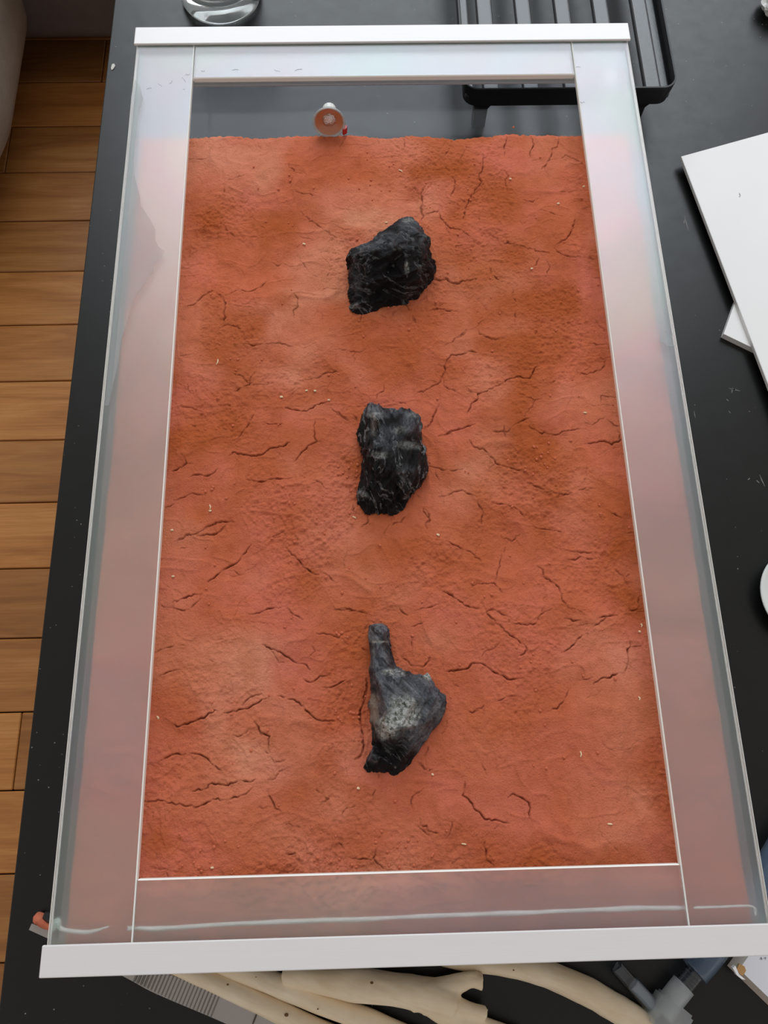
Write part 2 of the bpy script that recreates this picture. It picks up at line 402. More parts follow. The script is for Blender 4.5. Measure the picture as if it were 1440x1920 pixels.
# ------------------------------------------------------------ table
TX0, TX1, TY0, TY1 = -.2772, .66, -.62, .86
tb = thing('coffee_table', 'black lacquered low table under the glass tank', 'table', (0, 0, FZ))
box('tabletop', TX0, TX1, TY0, TY1, TZ - .035, TZ, M_TABLE, tb, .0012, 2)
for lx in (TX0 + .03, TX1 - .09):
    for ly in (TY0 + .03, TY1 - .09): box('leg', lx, lx + .06, ly, ly + .06, FZ, TZ - .035, M_TABLE, tb)
def flat_patch(name, pix, z0, z1, m, parent=None, zz=None):
    """small irregular plate standing at height z0..z1, outline given where the photo shows it"""
    zz = z1 if zz is None else zz
    o = off(parent); bm = bmesh.new(); prism(bm, [(at(u, v, zz)[0] - o.x, at(u, v, zz)[1] - o.y) for u, v in pix][::-1], z0 - o.z, z1 - o.z)
    return from_bm(name, bm, m, parent)
tag(flat_patch('paint_flake', [(208, 127), (210, 120), (214, 119), (216, 123), (212, 129), (209, 131)], TZ, TZ + .0008, M_CHIP), 'tiny pale flake near the left table edge', 'flake')
def scuff(segs, wdt=.0004):
    o = off(tb)
    for a, b in segs:
        bm = bmesh.new()
        A = at(*a, TZ); B = at(*b, TZ); d = Vector(B - A); d.z = 0; d.normalize(); s = Vector((-d.y, d.x, 0)) * wdt
        pts = [Vector(A) + s * .3, Vector(A) - s * .3, (Vector(A) + Vector(B)) / 2 - s * 1.6, Vector(B) - s * .4, Vector(B) + s * .4, (Vector(A) + Vector(B)) / 2 + s]
        prism(bm, [(p.x - o.x, p.y - o.y) for p in pts], TZ - .0001 - o.z, TZ + .00012 - o.z)
        from_bm('scratch', bm, M_SCUFF, tb)
scuff([((1366, 728), (1388, 733)), ((1374, 727), (1372, 737)), ((1362, 748), (1366, 752)), ((1373, 731), (1380, 730))])
scuff([((1402, 900), (1406, 896)), ((1424, 890), (1434, 912)), ((1418, 900), (1424, 906))])
scuff([((1283, 404), (1291, 433)), ((1284, 412), (1282, 420))], .0005)
scuff([((1301, 770), (1304, 784)), ((1366, 770), (1370, 775)), ((1391, 36), (1394, 39))], .0003)

# ------------------------------------------------------------ glass tank
tank = thing('glass_terrarium', 'shallow glass terrarium with frosted rim and two white metal end bars on the black table', 'terrarium', (0, 0, TZ))
HB = -.040                                   # underside of the tank
XO, XI = .2100, .1611; YI0, YI1 = -.3066, .3013; YB0, YB1 = -.3393, .3369; YO = .3558
ST = .005
box('bottom_pane', -XO, XO, -.352, .352, HB, HB + .005, M_PANE, tank)
for s in (-1, 1):
    a, b = sorted((s * XO, s * (XO - .005)))
    box('side_wall', a, b, -.352, .352, HB + .005, -ST, M_WALL, tank)
    a, b = sorted((s * .352, s * .347))
    box('end_wall', -XO + .005, XO - .005, a, b, HB + .005, -ST, M_WALL, tank)
def strip(x0, x1, y0, y1, inner):
    """rim strip with edge glint painted white (second material) on its inner and outer long sides"""
    o = off(tank); bm = bmesh.new(); add_box(bm, x0, x1, y0, y1, -ST - o.z, -o.z, .0007, 1)
    ob = from_bm('frosted_rim_strip', bm, [M_FROST, M_EDGE], tank)
    for p in ob.data.polygons:
        if inner in ('x+', 'x-') and abs(p.normal.x) > .4: p.material_index = 1
        if inner in ('y+', 'y-') and abs(p.normal.y) > .4: p.material_index = 1
    return ob
strip(-XO, -XI, -.352, .352, 'x+'); strip(XI, XO, -.352, .352, 'x-')
strip(-XI + .0004, XI - .0004, YI1, .352, 'y-'); strip(-XI + .0004, XI - .0004, -.352, YI0, 'y+')
def profile(y0, y1, s):
    """U-shaped aluminium profile wrapped over the end of the tank"""
    o = off(tank); bm = bmesh.new(); xo = XO + .0018; yo = y1 if s > 0 else y0
    add_box(bm, -xo, xo, y0, y1, .0001 - o.z, .0022 - o.z, .0007, 3)
    a, b = (yo - .0018, yo) if s > 0 else (yo, yo + .0018)
    add_box(bm, -xo, xo, a, b, HB - .002 - o.z, .0012 - o.z, .0003, 1)
    add_box(bm, -xo, xo, y0, y1, HB - .0021 - o.z, HB - .0001 - o.z, .0003, 1)
    return from_bm('end_profile', bm, M_ALU, tank)
profile(YB1, YO, 1); profile(-YO, YB0, -1)
# silicone bead under the near strip, seen as a wavy pale line
o_ = off(tank); bm = bmesh.new()
pts = [(100, 1745), (108, 1728), (118, 1742), (165, 1747), (205, 1737)]
P = [(*(Vector(at(u, v, -.007)) - o_)[:3], r) for (u, v), r in zip(pts, (.0012, .0022, .0012, .0012, .0004))]
tube(bm, P, 8, .2, 3)
pts = [(240, 1741), (262, 1740), (300, 1741), (420, 1733), (560, 1727), (700, 1722), (840, 1716), (960, 1712), (1080, 1707), (1180, 1703), (1285, 1702)]
P = [(*(Vector(at(u, v, -.007)) - o_)[:3], .0011 + .0006 * random.random()) for u, v in pts]
tube(bm, P, 8, .5, 5)
pts = [(1300, 1702), (1350, 1700), (1408, 1699), (1416, 1716)]
P = [(*(Vector(at(u, v, -.007)) - o_)[:3], .0007) for u, v in pts]
tube(bm, P, 8, .3, 6)
from_bm('silicone_bead', bm, M_SILI, tank, True)
# dried film on the strips
flat_patch('residue_film', [(253, 150), (262, 160), (268, 185), (262, 205), (257, 235), (254, 262), (250, 300), (251, 325), (256, 345), (262, 368), (264, 385), (274, 400), (284, 415), (291, 430), (291, 450), (297, 462), (308, 471), (304, 480), (298, 482), (288, 500), (287, 512), (278, 520), (270, 535), (256, 552), (246, 572), (240, 600), (226, 640), (222, 680), (212, 720), (204, 760), (196, 760), (200, 720), (212, 600), (222, 480), (236, 300), (246, 180)], .0000, .00012, M_FILM, tank)
flat_patch('residue_film', [(1238, 626), (1250, 621), (1262, 632), (1266, 648), (1252, 650), (1246, 643), (1238, 640)], .0, .00012, M_FILM, tank)
bm = bmesh.new()
for j, (u, v) in enumerate([(300, 160), (320, 155), (345, 150), (352, 140), (380, 133), (440, 130), (520, 132), (345, 168), (560, 131), (280, 166), (1092, 192), (1083, 125)]):
    r = random.Random(j); a = r.uniform(-.5, .5) if v < 150 else r.uniform(-1.3, 1.3); L = r.uniform(5, 13)
    q = [(u + L * (t - .5) * math.cos(a) + r.uniform(-1.5, 1.5), v + L * (t - .5) * math.sin(a) * .6 + r.uniform(-1.5, 1.5)) for t in (0, .33, .66, 1)]
    tube(bm, [(*(Vector(at(x, y, .0002)) - o_)[:3], .00012) for x, y in q], 5)
hh = from_bm('dust_hairs', bm, M_SCRATCH, tank); hh['kind'] = 'stuff'
for fx in (-.165, .165):
    for fy in (-.285, .205):
        box('foot', fx - .018, fx + .018, fy - .018, fy + .018, TZ, HB, M_RUBBER, tank, .002, 2)

# ------------------------------------------------------------ clay bed
CZ = -.0150
CR = []   # crack polylines (pixel u, v), strength
def cr(ox, oy, s, *lines):
    for ln in lines:
        w_ = 1.0
        if isinstance(ln[0], (int, float)): w_, ln = ln[0], ln[1:]
        CR.append((w_, [(ox + x / s, oy + y / s) for x, y in ln]))
A_ = (350, 240, 3.789)
cr(*A_, (.5, (500, 95), (525, 150), (560, 160)), (.4, (250, 385), (330, 375), (460, 325)), (.6, (265, 405), (268, 450), (262, 515)), (.7, (730, 250), (728, 295), (780, 325), (830, 330)),
   (.5, (770, 330), (745, 380), (735, 430)), (.9, (770, 455), (830, 475), (880, 475), (920, 490)), (.7, (805, 590), (860, 640), (920, 680), (980, 730), (1050, 775), (1170, 810)), (.6, (1050, 775), (1005, 815)),
   (.6, (240, 670), (290, 720), (330, 755), (415, 805)), (.7, (800, 770), (860, 780), (905, 790)), (.7, (975, 855), (955, 890)), (1.0, (0, 1280), (60, 1260), (100, 1215), (180, 1160), (240, 1190), (280, 1250), (268, 1320), (270, 1410)),
   (.9, (270, 1195), (370, 1155), (440, 1170), (520, 1135), (580, 1080)), (.9, (760, 1175), (790, 1210), (790, 1265), (755, 1290), (765, 1345)), (.9, (950, 1300), (968, 1330), (955, 1360)), (.8, (1000, 1130), (1060, 1145), (1110, 1145)),
   (.7, (0, 220), (60, 220), (120, 225), (150, 220)), (.8, (970, 60), (1000, 95)), (.8, (1130, 60), (1105, 110), (1085, 140)), (.8, (1355, 70), (1365, 110)), (.6, (1230, 180), (1225, 205)), (.7, (440, 635), (480, 615)), (.8, (600, 950), (650, 970), (680, 950)),
   (.6, (1060, 700), (1120, 735), (1190, 725)), (.8, (270, 1410), (360, 1415), (400, 1440)), (.6, (1110, 1080), (1120, 1110), (1140, 1115)))
B_ = (730, 240, 3.6)
cr(*B_, (.8, (105, 70), (100, 130), (80, 170)), (1.2, (792, 55), (788, 100), (775, 120), (778, 190)), (1.1, (960, 50), (975, 110), (950, 160), (958, 200)), (1.1, (1150, 50), (1135, 120), (1100, 130), (1100, 170), (1065, 235), (1030, 275)),
   (1.0, (243, 385), (215, 440), (222, 500), (218, 560), (235, 590), (205, 640)), (.9, (240, 585), (280, 570), (330, 560), (340, 530)), (1.1, (335, 570), (345, 610), (400, 670), (440, 690), (490, 700), (545, 740)),
   (.9, (418, 335), (443, 370), (435, 430), (412, 475)), (1.1, (630, 180), (630, 270), (605, 340), (625, 365), (595, 400), (545, 480), (515, 540), (500, 620)), (.9, (770, 290), (805, 325), (780, 350), (798, 425)),
   (.7, (510, 155), (480, 210), (495, 265)), (.6, (415, 140), (365, 200)), (.8, (430, 840), (460, 800), (540, 785)), (1.2, (280, 1020), (330, 1030), (380, 1015), (420, 1050), (470, 1055), (480, 1040), (590, 1025)), (.8, (280, 1050), (330, 1070)),
   (1.0, (670, 935), (700, 1000), (740, 1030), (800, 1050)), (.9, (690, 730), (770, 780), (850, 800), (920, 825), (1010, 850), (1080, 855)), (1.0, (1010, 890), (990, 940), (950, 965)), (1.0, (1110, 820), (1160, 860), (1220, 880), (1290, 885)),
   (1.0, (1255, 620), (1230, 700), (1190, 760), (1120, 800)), (.9, (1010, 560), (1090, 580), (1190, 605)), (.8, (900, 490), (970, 505), (1005, 480)), (.8, (1150, 430), (1220, 425), (1280, 410)), (.8, (1060, 900), (1080, 950), (1050, 1020)),
   (.7, (1330, 890), (1415, 885)), (1.1, (835, 1090), (830, 1140), (860, 1180)), (1.1, (850, 1235), (848, 1310)), (1.0, (270, 1240), (320, 1220), (370, 1235), (460, 1240)), (1.2, (115, 1190), (130, 1230), (150, 1240)), (1.0, (155, 1270), (165, 1310), (185, 1325)),
   (1.0, (250, 1120), (235, 1155), (200, 1170)), (.8, (1160, 200), (1190, 175), (1250, 190), (1330, 245)), (.8, (720, 610), (760, 660)), (.8, (880, 620), (895, 660), (930, 630)), (.6, (600, 590), (615, 650)), (.7, (1300, 540), (1360, 515)), (.7, (1370, 1010), (1430, 1018)),
   (.9, (540, 1360), (500, 1400), (440, 1435)), (.8, (600, 1355), (610, 1385), (660, 1420)), (.9, (20, 1270), (25, 1240), (55, 1230)), (.8, (480, 490), (540, 505)))
C_ = (780, 600, 3.6)
cr(*C_, (1.0, (195, 178), (250, 150), (310, 100), (345, 65)), (.8, (415, 60), (430, 95), (510, 130), (600, 130)), (1.0, (440, 228), (370, 212), (310, 235), (230, 245), (205, 275), (195, 350), (150, 425), (60, 470), (0, 490)), (.7, (180, 380), (190, 440), (290, 495)),
   (1.3, (825, 295), (790, 350), (770, 395), (740, 395), (690, 380), (620, 405), (540, 450), (480, 485), (415, 500), (415, 540), (370, 575), (345, 635)), (.8, (415, 500), (370, 490), (335, 470)), (1.0, (940, 400), (905, 440)),
   (.9, (1090, 365), (1120, 350), (1160, 360), (1250, 330), (1280, 300), (1285, 255), (1240, 235)), (.9, (1290, 150), (1305, 205)), (.8, (1160, 155), (1260, 165), (1290, 160)), (.9, (1325, 235), (1280, 250)), (.9, (1250, 550), (1255, 505), (1300, 515), (1360, 518)),
   (1.1, (155, 785), (200, 770), (250, 745), (340, 720), (400, 700)), (1.1, (765, 670), (680, 705), (640, 735), (620, 760), (590, 755), (510, 755)), (.9, (590, 715), (600, 790)), (.9, (800, 550), (780, 600), (735, 635), (730, 665)), (.7, (690, 500), (800, 550), (860, 520)),
   (1.1, (360, 810), (385, 850), (460, 875), (510, 925), (540, 965), (600, 985), (660, 1005), (730, 1035)), (.8, (365, 860), (330, 870)), (.7, (540, 965), (505, 990), (480, 1025)), (.7, (500, 930), (500, 955), (520, 970)),
   (1.0, (760, 730), (830, 770), (930, 780), (1000, 755), (1110, 735)), (1.1, (1130, 840), (1200, 830), (1270, 825), (1320, 848), (1380, 815), (1355, 750)), (1.1, (1140, 700), (1190, 715), (1230, 680), (1270, 660)), (.9, (1280, 670), (1330, 710), (1380, 715)),
   (.9, (80, 990), (160, 1000), (180, 1015), (240, 1020), (320, 1005)), (.8, (130, 1010), (145, 1060), (160, 1085)), (1.0, (750, 1100), (810, 1130), (870, 1150), (960, 1185), (1050, 1175)), (.8, (1090, 1155), (1160, 1145), (1200, 1150)),
   (1.0, (150, 1190), (200, 1185), (260, 1155), (310, 1145), (360, 1175), (410, 1195)), (.9, (410, 1195), (415, 1240), (450, 1290), (440, 1390)), (.9, (510, 1230), (580, 1245), (650, 1260), (700, 1290), (745, 1340)), (.9, (50, 1270), (95, 1350), (65, 1380), (80, 1420)), (.6, (95, 1355), (125, 1355)),
   (1.0, (0, 1165), (30, 1195)), (.9, (155, 565), (135, 620), (95, 710), (50, 740)), (.8, (60, 790), (65, 830)), (.7, (330, 450), (390, 495)))
D_ = (280, 980, 3.6)
cr(*D_, (1.0, (180, 125), (240, 80), (300, 75), (380, 35), (460, 0)), (.8, (320, 85), (420, 75), (470, 60), (510, 15)), (1.3, (690, 140), (655, 180), (620, 225), (590, 265), (520, 300), (460, 345), (390, 400)), (.9, (535, 320), (570, 320), (610, 350)),
   (1.5, (75, 552), (90, 568), (145, 572)), (1.1, (150, 540), (200, 520), (260, 490), (360, 480)), (.8, (145, 572), (240, 590), (290, 560), (360, 490)), (1.1, (670, 620), (740, 610), (800, 580), (895, 568)), (.9, (930, 575), (970, 620), (1040, 660)),
   (1.2, (760, 822), (820, 855), (880, 870), (940, 910), (990, 945), (1060, 960), (1085, 995)), (.7, (820, 860), (850, 905), (870, 945), (930, 945)), (1.2, (920, 165), (960, 215), (1010, 255), (1040, 300), (1100, 340), (1150, 350)), (1.1, (1180, 340), (1230, 385), (1270, 410)),
   (.8, (780, 105), (830, 95), (890, 65), (930, 60)), (.8, (960, 15), (975, 45), (950, 55)), (.8, (975, 75), (1000, 110), (1000, 150)), (1.1, (1040, 1055), (1060, 1070), (1110, 1070), (1150, 1035), (1200, 1035)), (.9, (1150, 1110), (1230, 1110), (1290, 1080), (1350, 1045)),
   (.8, (1100, 835), (1120, 870), (1070, 910)), (.6, (1120, 870), (1155, 870)), (1.0, (1130, 750), (1220, 755), (1290, 780), (1350, 825)), (1.0, (1290, 570), (1340, 590), (1430, 605)), (.9, (30, 880), (90, 850), (160, 835)), (.8, (200, 825), (250, 835)), (1.0, (65, 1045), (110, 1015), (200, 990)),
   (1.5, (165, 1360), (185, 1378), (290, 1345), (370, 1320), (400, 1285), (460, 1270)), (1.3, (500, 1285), (560, 1270), (600, 1260), (660, 1255), (720, 1220), (790, 1185)), (1.0, (620, 1240), (660, 1190), (720, 1160), (770, 1165)),
   (1.4, (860, 1170), (920, 1180), (1010, 1215), (1050, 1265), (1130, 1330), (1170, 1338), (1250, 1338)), (1.2, (710, 1345), (735, 1400), (750, 1430), (790, 1440)))
E_ = (780, 900, 3.2727)
cr(*E_, (.9, (180, 380), (260, 410), (330, 435), (400, 500)), (1.1, (160, 680), (220, 710), (270, 750), (330, 785), (390, 795)), (1.0, (400, 750), (430, 815), (500, 890), (560, 945), (620, 985), (660, 1010), (680, 1050), (610, 1100)),
   (.8, (430, 815), (460, 800), (510, 815), (570, 845), (600, 870)), (1.1, (590, 885), (640, 890), (700, 885), (730, 885), (760, 830), (830, 795)), (1.1, (345, 650), (400, 640), (480, 635), (535, 695)), (1.0, (525, 455), (510, 540), (485, 625)), (.8, (550, 410), (540, 450)),
   (1.0, (910, 490), (980, 490), (1015, 470), (1060, 485), (1110, 480)), (1.0, (740, 520), (780, 550), (790, 600), (860, 650), (890, 700), (890, 740), (940, 795), (1000, 810), (1050, 840)), (1.0, (1225, 550), (1275, 590), (1310, 580)), (.8, (1275, 595), (1300, 650)),
   (1.5, (1120, 850), (1170, 840), (1240, 830)), (1.2, (1080, 905), (1130, 870), (1170, 845)), (1.5, (1305, 803), (1350, 798), (1370, 775)), (1.0, (1365, 770), (1370, 725), (1395, 710)), (.9, (905, 855), (960, 870), (1030, 860)), (1.3, (1015, 955), (975, 1000), (940, 1035), (900, 1060)), (.9, (1050, 930), (1045, 970)),
   (1.1, (1300, 960), (1315, 1025), (1295, 1040), (1300, 1110), (1275, 1180)), (.8, (1315, 1028), (1380, 1022)), (1.2, (1275, 1190), (1230, 1190), (1190, 1215), (1130, 1220), (1080, 1260)), (.9, (1000, 1230), (1080, 1215)),
   (1.5, (185, 1175), (260, 1170), (320, 1155), (345, 1125), (390, 1125), (430, 1145)), (1.2, (430, 1145), (500, 1190), (560, 1225), (660, 1222)), (1.0, (515, 995), (480, 1035), (430, 1050), (400, 1090)), (1.2, (500, 1355), (550, 1335), (620, 1330)), (1.1, (935, 1290), (910, 1340), (870, 1395), (800, 1422)),
   (1.1, (315, 1415), (345, 1430), (415, 1385)), (1.0, (0, 1150), (40, 1155), (70, 1120), (90, 1095)), (.8, (625, 1265), (622, 1305)), (.9, (0, 800), (60, 790), (140, 765)), (.8, (0, 890), (60, 870)), (.9, (520, 340), (590, 375), (640, 330)), (.9, (700, 280), (790, 300), (860, 310), (910, 325)), (.7, (1280, 320), (1340, 330)), (1.0, (1180, 200), (1260, 245)),
   (.9, (690, 15), (750, 50)), (.8, (790, 80), (900, 95)), (.8, (1040, 50), (1100, 60)), (.8, (940, 435), (1010, 445), (1110, 445)))
F_ = (250, 1280, 3.2727)
cr(*F_, (1.3, (740, 240), (765, 270), (780, 305), (835, 330), (825, 400), (845, 460)), (1.1, (860, 495), (930, 475)), (1.2, (165, 478), (210, 455), (240, 440), (320, 435)), (.9, (100, 490), (145, 495), (180, 520)), (.9, (320, 435), (400, 440), (470, 490), (550, 545)),
   (1.2, (360, 665), (430, 655), (480, 618), (560, 630), (660, 600), (720, 610), (760, 595)), (1.0, (830, 595), (870, 590), (895, 545), (950, 525)), (1.1, (60, 725), (180, 725), (250, 745), (390, 765), (440, 745), (490, 715), (560, 722)), (1.1, (560, 722), (640, 705), (690, 685), (735, 640)),
   (1.0, (820, 655), (840, 710), (870, 775), (910, 795)), (.8, (760, 770), (845, 765)), (.9, (930, 860), (980, 885), (1020, 890)), (1.4, (940, 1052), (975, 1055), (995, 1045)), (1.0, (1005, 1125), (975, 1160), (900, 1165)), (1.1, (205, 1150), (212, 1195)), (.8, (130, 1035), (160, 1085)), (.9, (605, 320), (650, 330), (700, 290)), (.7, (715, 355), (750, 340)),
   (.9, (1140, 755), (1200, 715), (1120, 655)), (.8, (1285, 830), (1290, 790), (1330, 770)), (1.4, (1437, 20), (1415, 130), (1390, 190), (1400, 290), (1415, 380), (1410, 440), (1360, 472)), (1.0, (845, 460), (870, 495)))
G_ = (600, 1400, 3.6)
cr(*G_, (1.2, (298, 0), (270, 65), (232, 88)), (1.3, (670, 308), (625, 335), (612, 370), (625, 420)), (.8, (700, 285), (670, 308)), (1.2, (395, 185), (398, 215)), (1.1, (375, 290), (355, 330), (358, 360)), (1.3, (660, 535), (685, 560), (735, 600)), (1.1, (675, 490), (680, 530), (740, 570), (800, 585)), (.9, (890, 490), (880, 560), (850, 620)),
   (1.2, (975, 240), (962, 330), (1010, 370), (1050, 430), (1110, 490), (1190, 495), (1280, 520)), (1.1, (1265, 345), (1300, 318), (1360, 345), (1410, 380), (1415, 490)), (1.1, (1110, 640), (1120, 700), (1120, 760), (1170, 800)), (1.2, (375, 700), (360, 755), (385, 790), (430, 830)), (.9, (210, 760), (290, 755), (355, 765)),
   (1.1, (1090, 120), (1130, 195)), (.9, (660, 110), (700, 155), (770, 155)), (.9, (160, 440), (180, 415), (240, 400)), (.8, (0, 400), (60, 360)), (.8, (950, 210), (1000, 205)), (1.2, (740, 20), (700, 60)), (.9, (120, 640), (160, 700)))
H_ = (240, 700, 4.8)
cr(*H_, (1.0, (530, 95), (540, 150), (565, 185)), (1.0, (465, 290), (490, 308), (560, 308), (620, 330), (680, 355)), (.9, (580, 475), (615, 500)), (1.1, (355, 885), (440, 875), (490, 850), (530, 815), (510, 760), (480, 740)), (.9, (530, 815), (590, 818)), (1.1, (545, 940), (590, 915), (650, 912), (720, 925), (770, 905), (815, 860)),
   (.9, (400, 1140), (460, 1120), (540, 1090), (600, 1080), (700, 1095)), (1.3, (325, 1203), (370, 1190), (410, 1165)), (1.3, (680, 1390), (730, 1365), (790, 1335), (850, 1330), (950, 1335)), (1.0, (640, 1455), (700, 1440), (770, 1450), (820, 1415), (880, 1360)), (.9, (400, 1515), (470, 1490), (520, 1450), (590, 1440)), (.8, (460, 1575), (520, 1568)), (.7, (330, 1135), (355, 1130)))
I_ = (300, 600, 3.6)
cr(*I_, (.7, (390, 75), (440, 45), (500, 45), (560, 75)), (1.0, (570, 165), (650, 170), (690, 160)), (.8, (690, 165), (760, 155), (840, 160), (920, 185)), (1.1, (500, 485), (560, 465), (605, 440), (610, 400), (645, 350)), (1.0, (605, 440), (560, 385), (480, 355)), (.7, (605, 440), (700, 440), (760, 425)), (.8, (810, 370), (780, 400)), (.7, (730, 375), (690, 410)),
   (1.0, (635, 645), (600, 710), (545, 780), (510, 840)), (1.5, (470, 915), (490, 895), (560, 910), (650, 918), (700, 900), (740, 865), (830, 855), (885, 825)), (1.2, (845, 590), (910, 605), (960, 615), (1010, 600), (1060, 570), (1130, 550)), (1.1, (1045, 680), (1040, 790), (1060, 825), (1000, 850), (950, 900), (900, 965)), (.8, (1060, 825), (1095, 830)),
   (1.3, (585, 1080), (650, 1095), (710, 1092), (760, 1075), (870, 1072)), (1.0, (1150, 590), (1200, 640), (1280, 690)), (.9, (1040, 1085), (1095, 1110), (1120, 1145)), (.9, (700, 695), (770, 700), (850, 710)), (.9, (415, 590), (450, 575), (500, 595)), (1.0, (310, 1405), (370, 1365), (430, 1360), (500, 1365)), (.8, (440, 1385), (390, 1440)),
   (1.2, (1310, 650), (1340, 690)), (1.1, (1305, 1240), (1300, 1275), (1330, 1310)), (1.2, (1405, 1310), (1405, 1360), (1350, 1400)), (.7, (980, 400), (1080, 380), (1130, 350), (1240, 345)), (.8, (1210, 190), (1290, 205), (1350, 210), (1390, 185)), (.8, (1310, 195), (1308, 270)))
K_ = (600, 360, 5.1429)
cr(*K_, (.9, (985, 0), (975, 200), (1000, 225), (965, 300)), (1.0, (1090, 850), (1160, 855), (1230, 840), (1280, 885), (1350, 890), (1370, 870)), (1.0, (825, 1080), (850, 1130), (875, 1145)), (1.0, (890, 1200), (935, 1275)), (.9, (400, 1180), (390, 1250)), (.9, (575, 1175), (635, 1200), (630, 1225)), (.9, (740, 1145), (705, 1170), (705, 1200)), (.8, (460, 1215), (530, 1240)), (.9, (1055, 1150), (1080, 1130), (1180, 1135), (1280, 1150)), (.9, (1030, 970), (1020, 1030), (960, 1055)), (.9, (75, 920), (140, 930), (220, 940)), (.9, (225, 845), (235, 880), (265, 890)), (.7, (240, 1050), (260, 1070)))
L_ = (610, 720, 5.538)
cr(*L_, (1.0, (605, 0), (605, 70), (555, 90), (525, 160)), (1.1, (285, 355), (340, 385)), (.9, (70, 280), (160, 320), (240, 385)), (.9, (1180, 200), (1150, 270), (1110, 370), (1030, 480)), (1.1, (1170, 545), (1250, 520), (1310, 480), (1440, 450)), (1.1, (440, 1340), (440, 1410), (470, 1455)), (.9, (700, 1350), (710, 1400)), (1.0, (690, 1470), (720, 1440), (790, 1435), (840, 1370)), (1.0, (310, 1270), (285, 1310), (360, 1360)), (.9, (945, 1140), (990, 1175)), (1.0, (1030, 1290), (1090, 1420), (1035, 1450), (1050, 1510)), (.9, (1075, 855), (1160, 860)), (.8, (700, 170), (760, 180), (840, 200)))
M_ = (620, 1140, 5.143)
cr(*M_, (1.2, (345, 680), (355, 770), (315, 860), (325, 900), (280, 990), (290, 1120), (310, 1200), (325, 1330), (290, 1420), (235, 1460)), (1.2, (270, 360), (310, 395), (365, 420)), (1.2, (660, 0), (700, 50), (745, 75)), (1.1, (830, 560), (880, 575), (930, 530), (970, 480)), (1.0, (670, 470), (720, 500), (800, 570), (830, 560)), (1.0, (785, 310), (790, 420)), (.9, (770, 185), (830, 170), (860, 130)),
   (1.3, (1125, 605), (1250, 600), (1330, 580), (1350, 540), (1440, 530)), (1.1, (1120, 1090), (1110, 1150), (1060, 1215)), (1.0, (960, 1290), (930, 1380), (900, 1420)), (1.0, (830, 1480), (870, 1500), (905, 1555), (990, 1560)), (1.1, (1320, 990), (1370, 1015), (1430, 985)), (1.0, (0, 10), (200, 20), (300, 40), (385, 70)), (.9, (460, 1600), (465, 1650)), (.9, (620, 145), (575, 190)), (1.0, (1290, 1690), (1295, 1749)), (1.0, (630, 515), (655, 500)))

XS0, XS1 = -.2046, .2046; YS0 = -.3465
NX, NY = 760, 1130
xs = np.linspace(XS0, XS1, NX)
edge_px = [(300, 256), (359, 256), (400, 251), (440, 252), (500, 254.5), (560, 252), (600, 250), (650, 250.5), (730, 253), (800, 250), (850, 256), (870, 256), (900, 250), (960, 246), (1040, 247.5), (1100, 246.5), (1160, 247)]
ep = np.array([at(u, v + 2, CZ)[:2] for u, v in edge_px])
yfar = np.interp(xs, ep[:, 0], ep[:, 1])
def lattice(nx, ny, X, Y, seed):
    """smooth value noise on a random lattice; X, Y in cells"""
    r = np.random.default_rng(seed); G = r.random((ny + 3, nx + 3)) * 2 - 1
    xi = np.floor(X).astype(int); yi = np.floor(Y).astype(int); fx = X - xi; fy = Y - yi
    fx = fx * fx * fx * (fx * (fx * 6 - 15) + 10); fy = fy * fy * fy * (fy * (fy * 6 - 15) + 10)
    g = lambda a, b: G[np.clip(b, 0, ny + 2), np.clip(a, 0, nx + 2)]
    return (g(xi, yi) * (1 - fx) + g(xi + 1, yi) * fx) * (1 - fy) + (g(xi, yi + 1) * (1 - fx) + g(xi + 1, yi + 1) * fx) * fy
yfar = yfar + .0007 * lattice(140, 1, (xs - XS0) / .41 * 138, np.zeros(NX), 5) + .0004 * lattice(400, 1, (xs - XS0) / .41 * 398, np.zeros(NX), 6)
tt = np.linspace(0, 1, NY)
X = np.repeat(xs[None, :], NY, 0); Y = YS0 + tt[:, None] * (yfar[None, :] - YS0)
def vn(cell, seed, sx=1.0, sy=1.0, dx=0, dy=0):
    U = (X + dx - XS0 + .02) / cell * sx; V = (Y + dy - YS0 + .02) / cell * sy
    return lattice(int(U.max()) + 2, int(V.max()) + 2, np.maximum(U, 0), np.maximum(V, 0), seed)
Z = np.full((NY, NX), CZ)
wx = .008 * vn(.03, 31); wy = .008 * vn(.03, 32)
def vnw(cell, seed): return vn(cell, seed, dx=wx, dy=wy)
Z += .0020 * vn(.085, 1) + .0016 * vnw(.042, 2) + .0009 * vnw(.020, 3) + .00035 * vnw(.010, 4) + .00016 * vn(.005, 5)
roughm = np.clip(.5 + .9 * vnw(.05, 7) + .45 * vnw(.018, 8), 0, 1)
for (u, v, r, s) in [(600, 950, 60, .7), (650, 890, 40, .8), (640, 930, 45, .6), (420, 780, 70, .8), (1010, 880, 70, .9), (400, 400, 35, .8), (380, 480, 40, .6), (1040, 620, 80, .5), (830, 1060, 45, .8), (600, 1620, 80, .8), (800, 325, 60, .5), (650, 1340, 45, .7), (1220, 1450, 60, .5), (600, 1000, 60, .6), (500, 640, 60, .4), (860, 1130, 40, .6), (420, 1190, 50, .5)]:
    p = at(u, v, CZ); rr = r / 2400; roughm = roughm + s * np.exp(-(((X - p[0]) ** 2 + (Y - p[1]) ** 2) / rr ** 2))
roughm = np.clip(roughm, 0, 1.3)
fine = .5 * vn(.0022, 11) + .5 * vn(.0013, 12) + .35 * vn(.0036, 13)
Z += .00058 * roughm * fine + .00006 * vn(.0011, 14) + .00005 * vn(.002, 15)
# crumb clusters: sharp little lumps in the rough areas
lump = np.clip(vn(.0027, 17) - .35, 0, 1) * np.clip(roughm - .55, 0, 1); Z += .0017 * lump
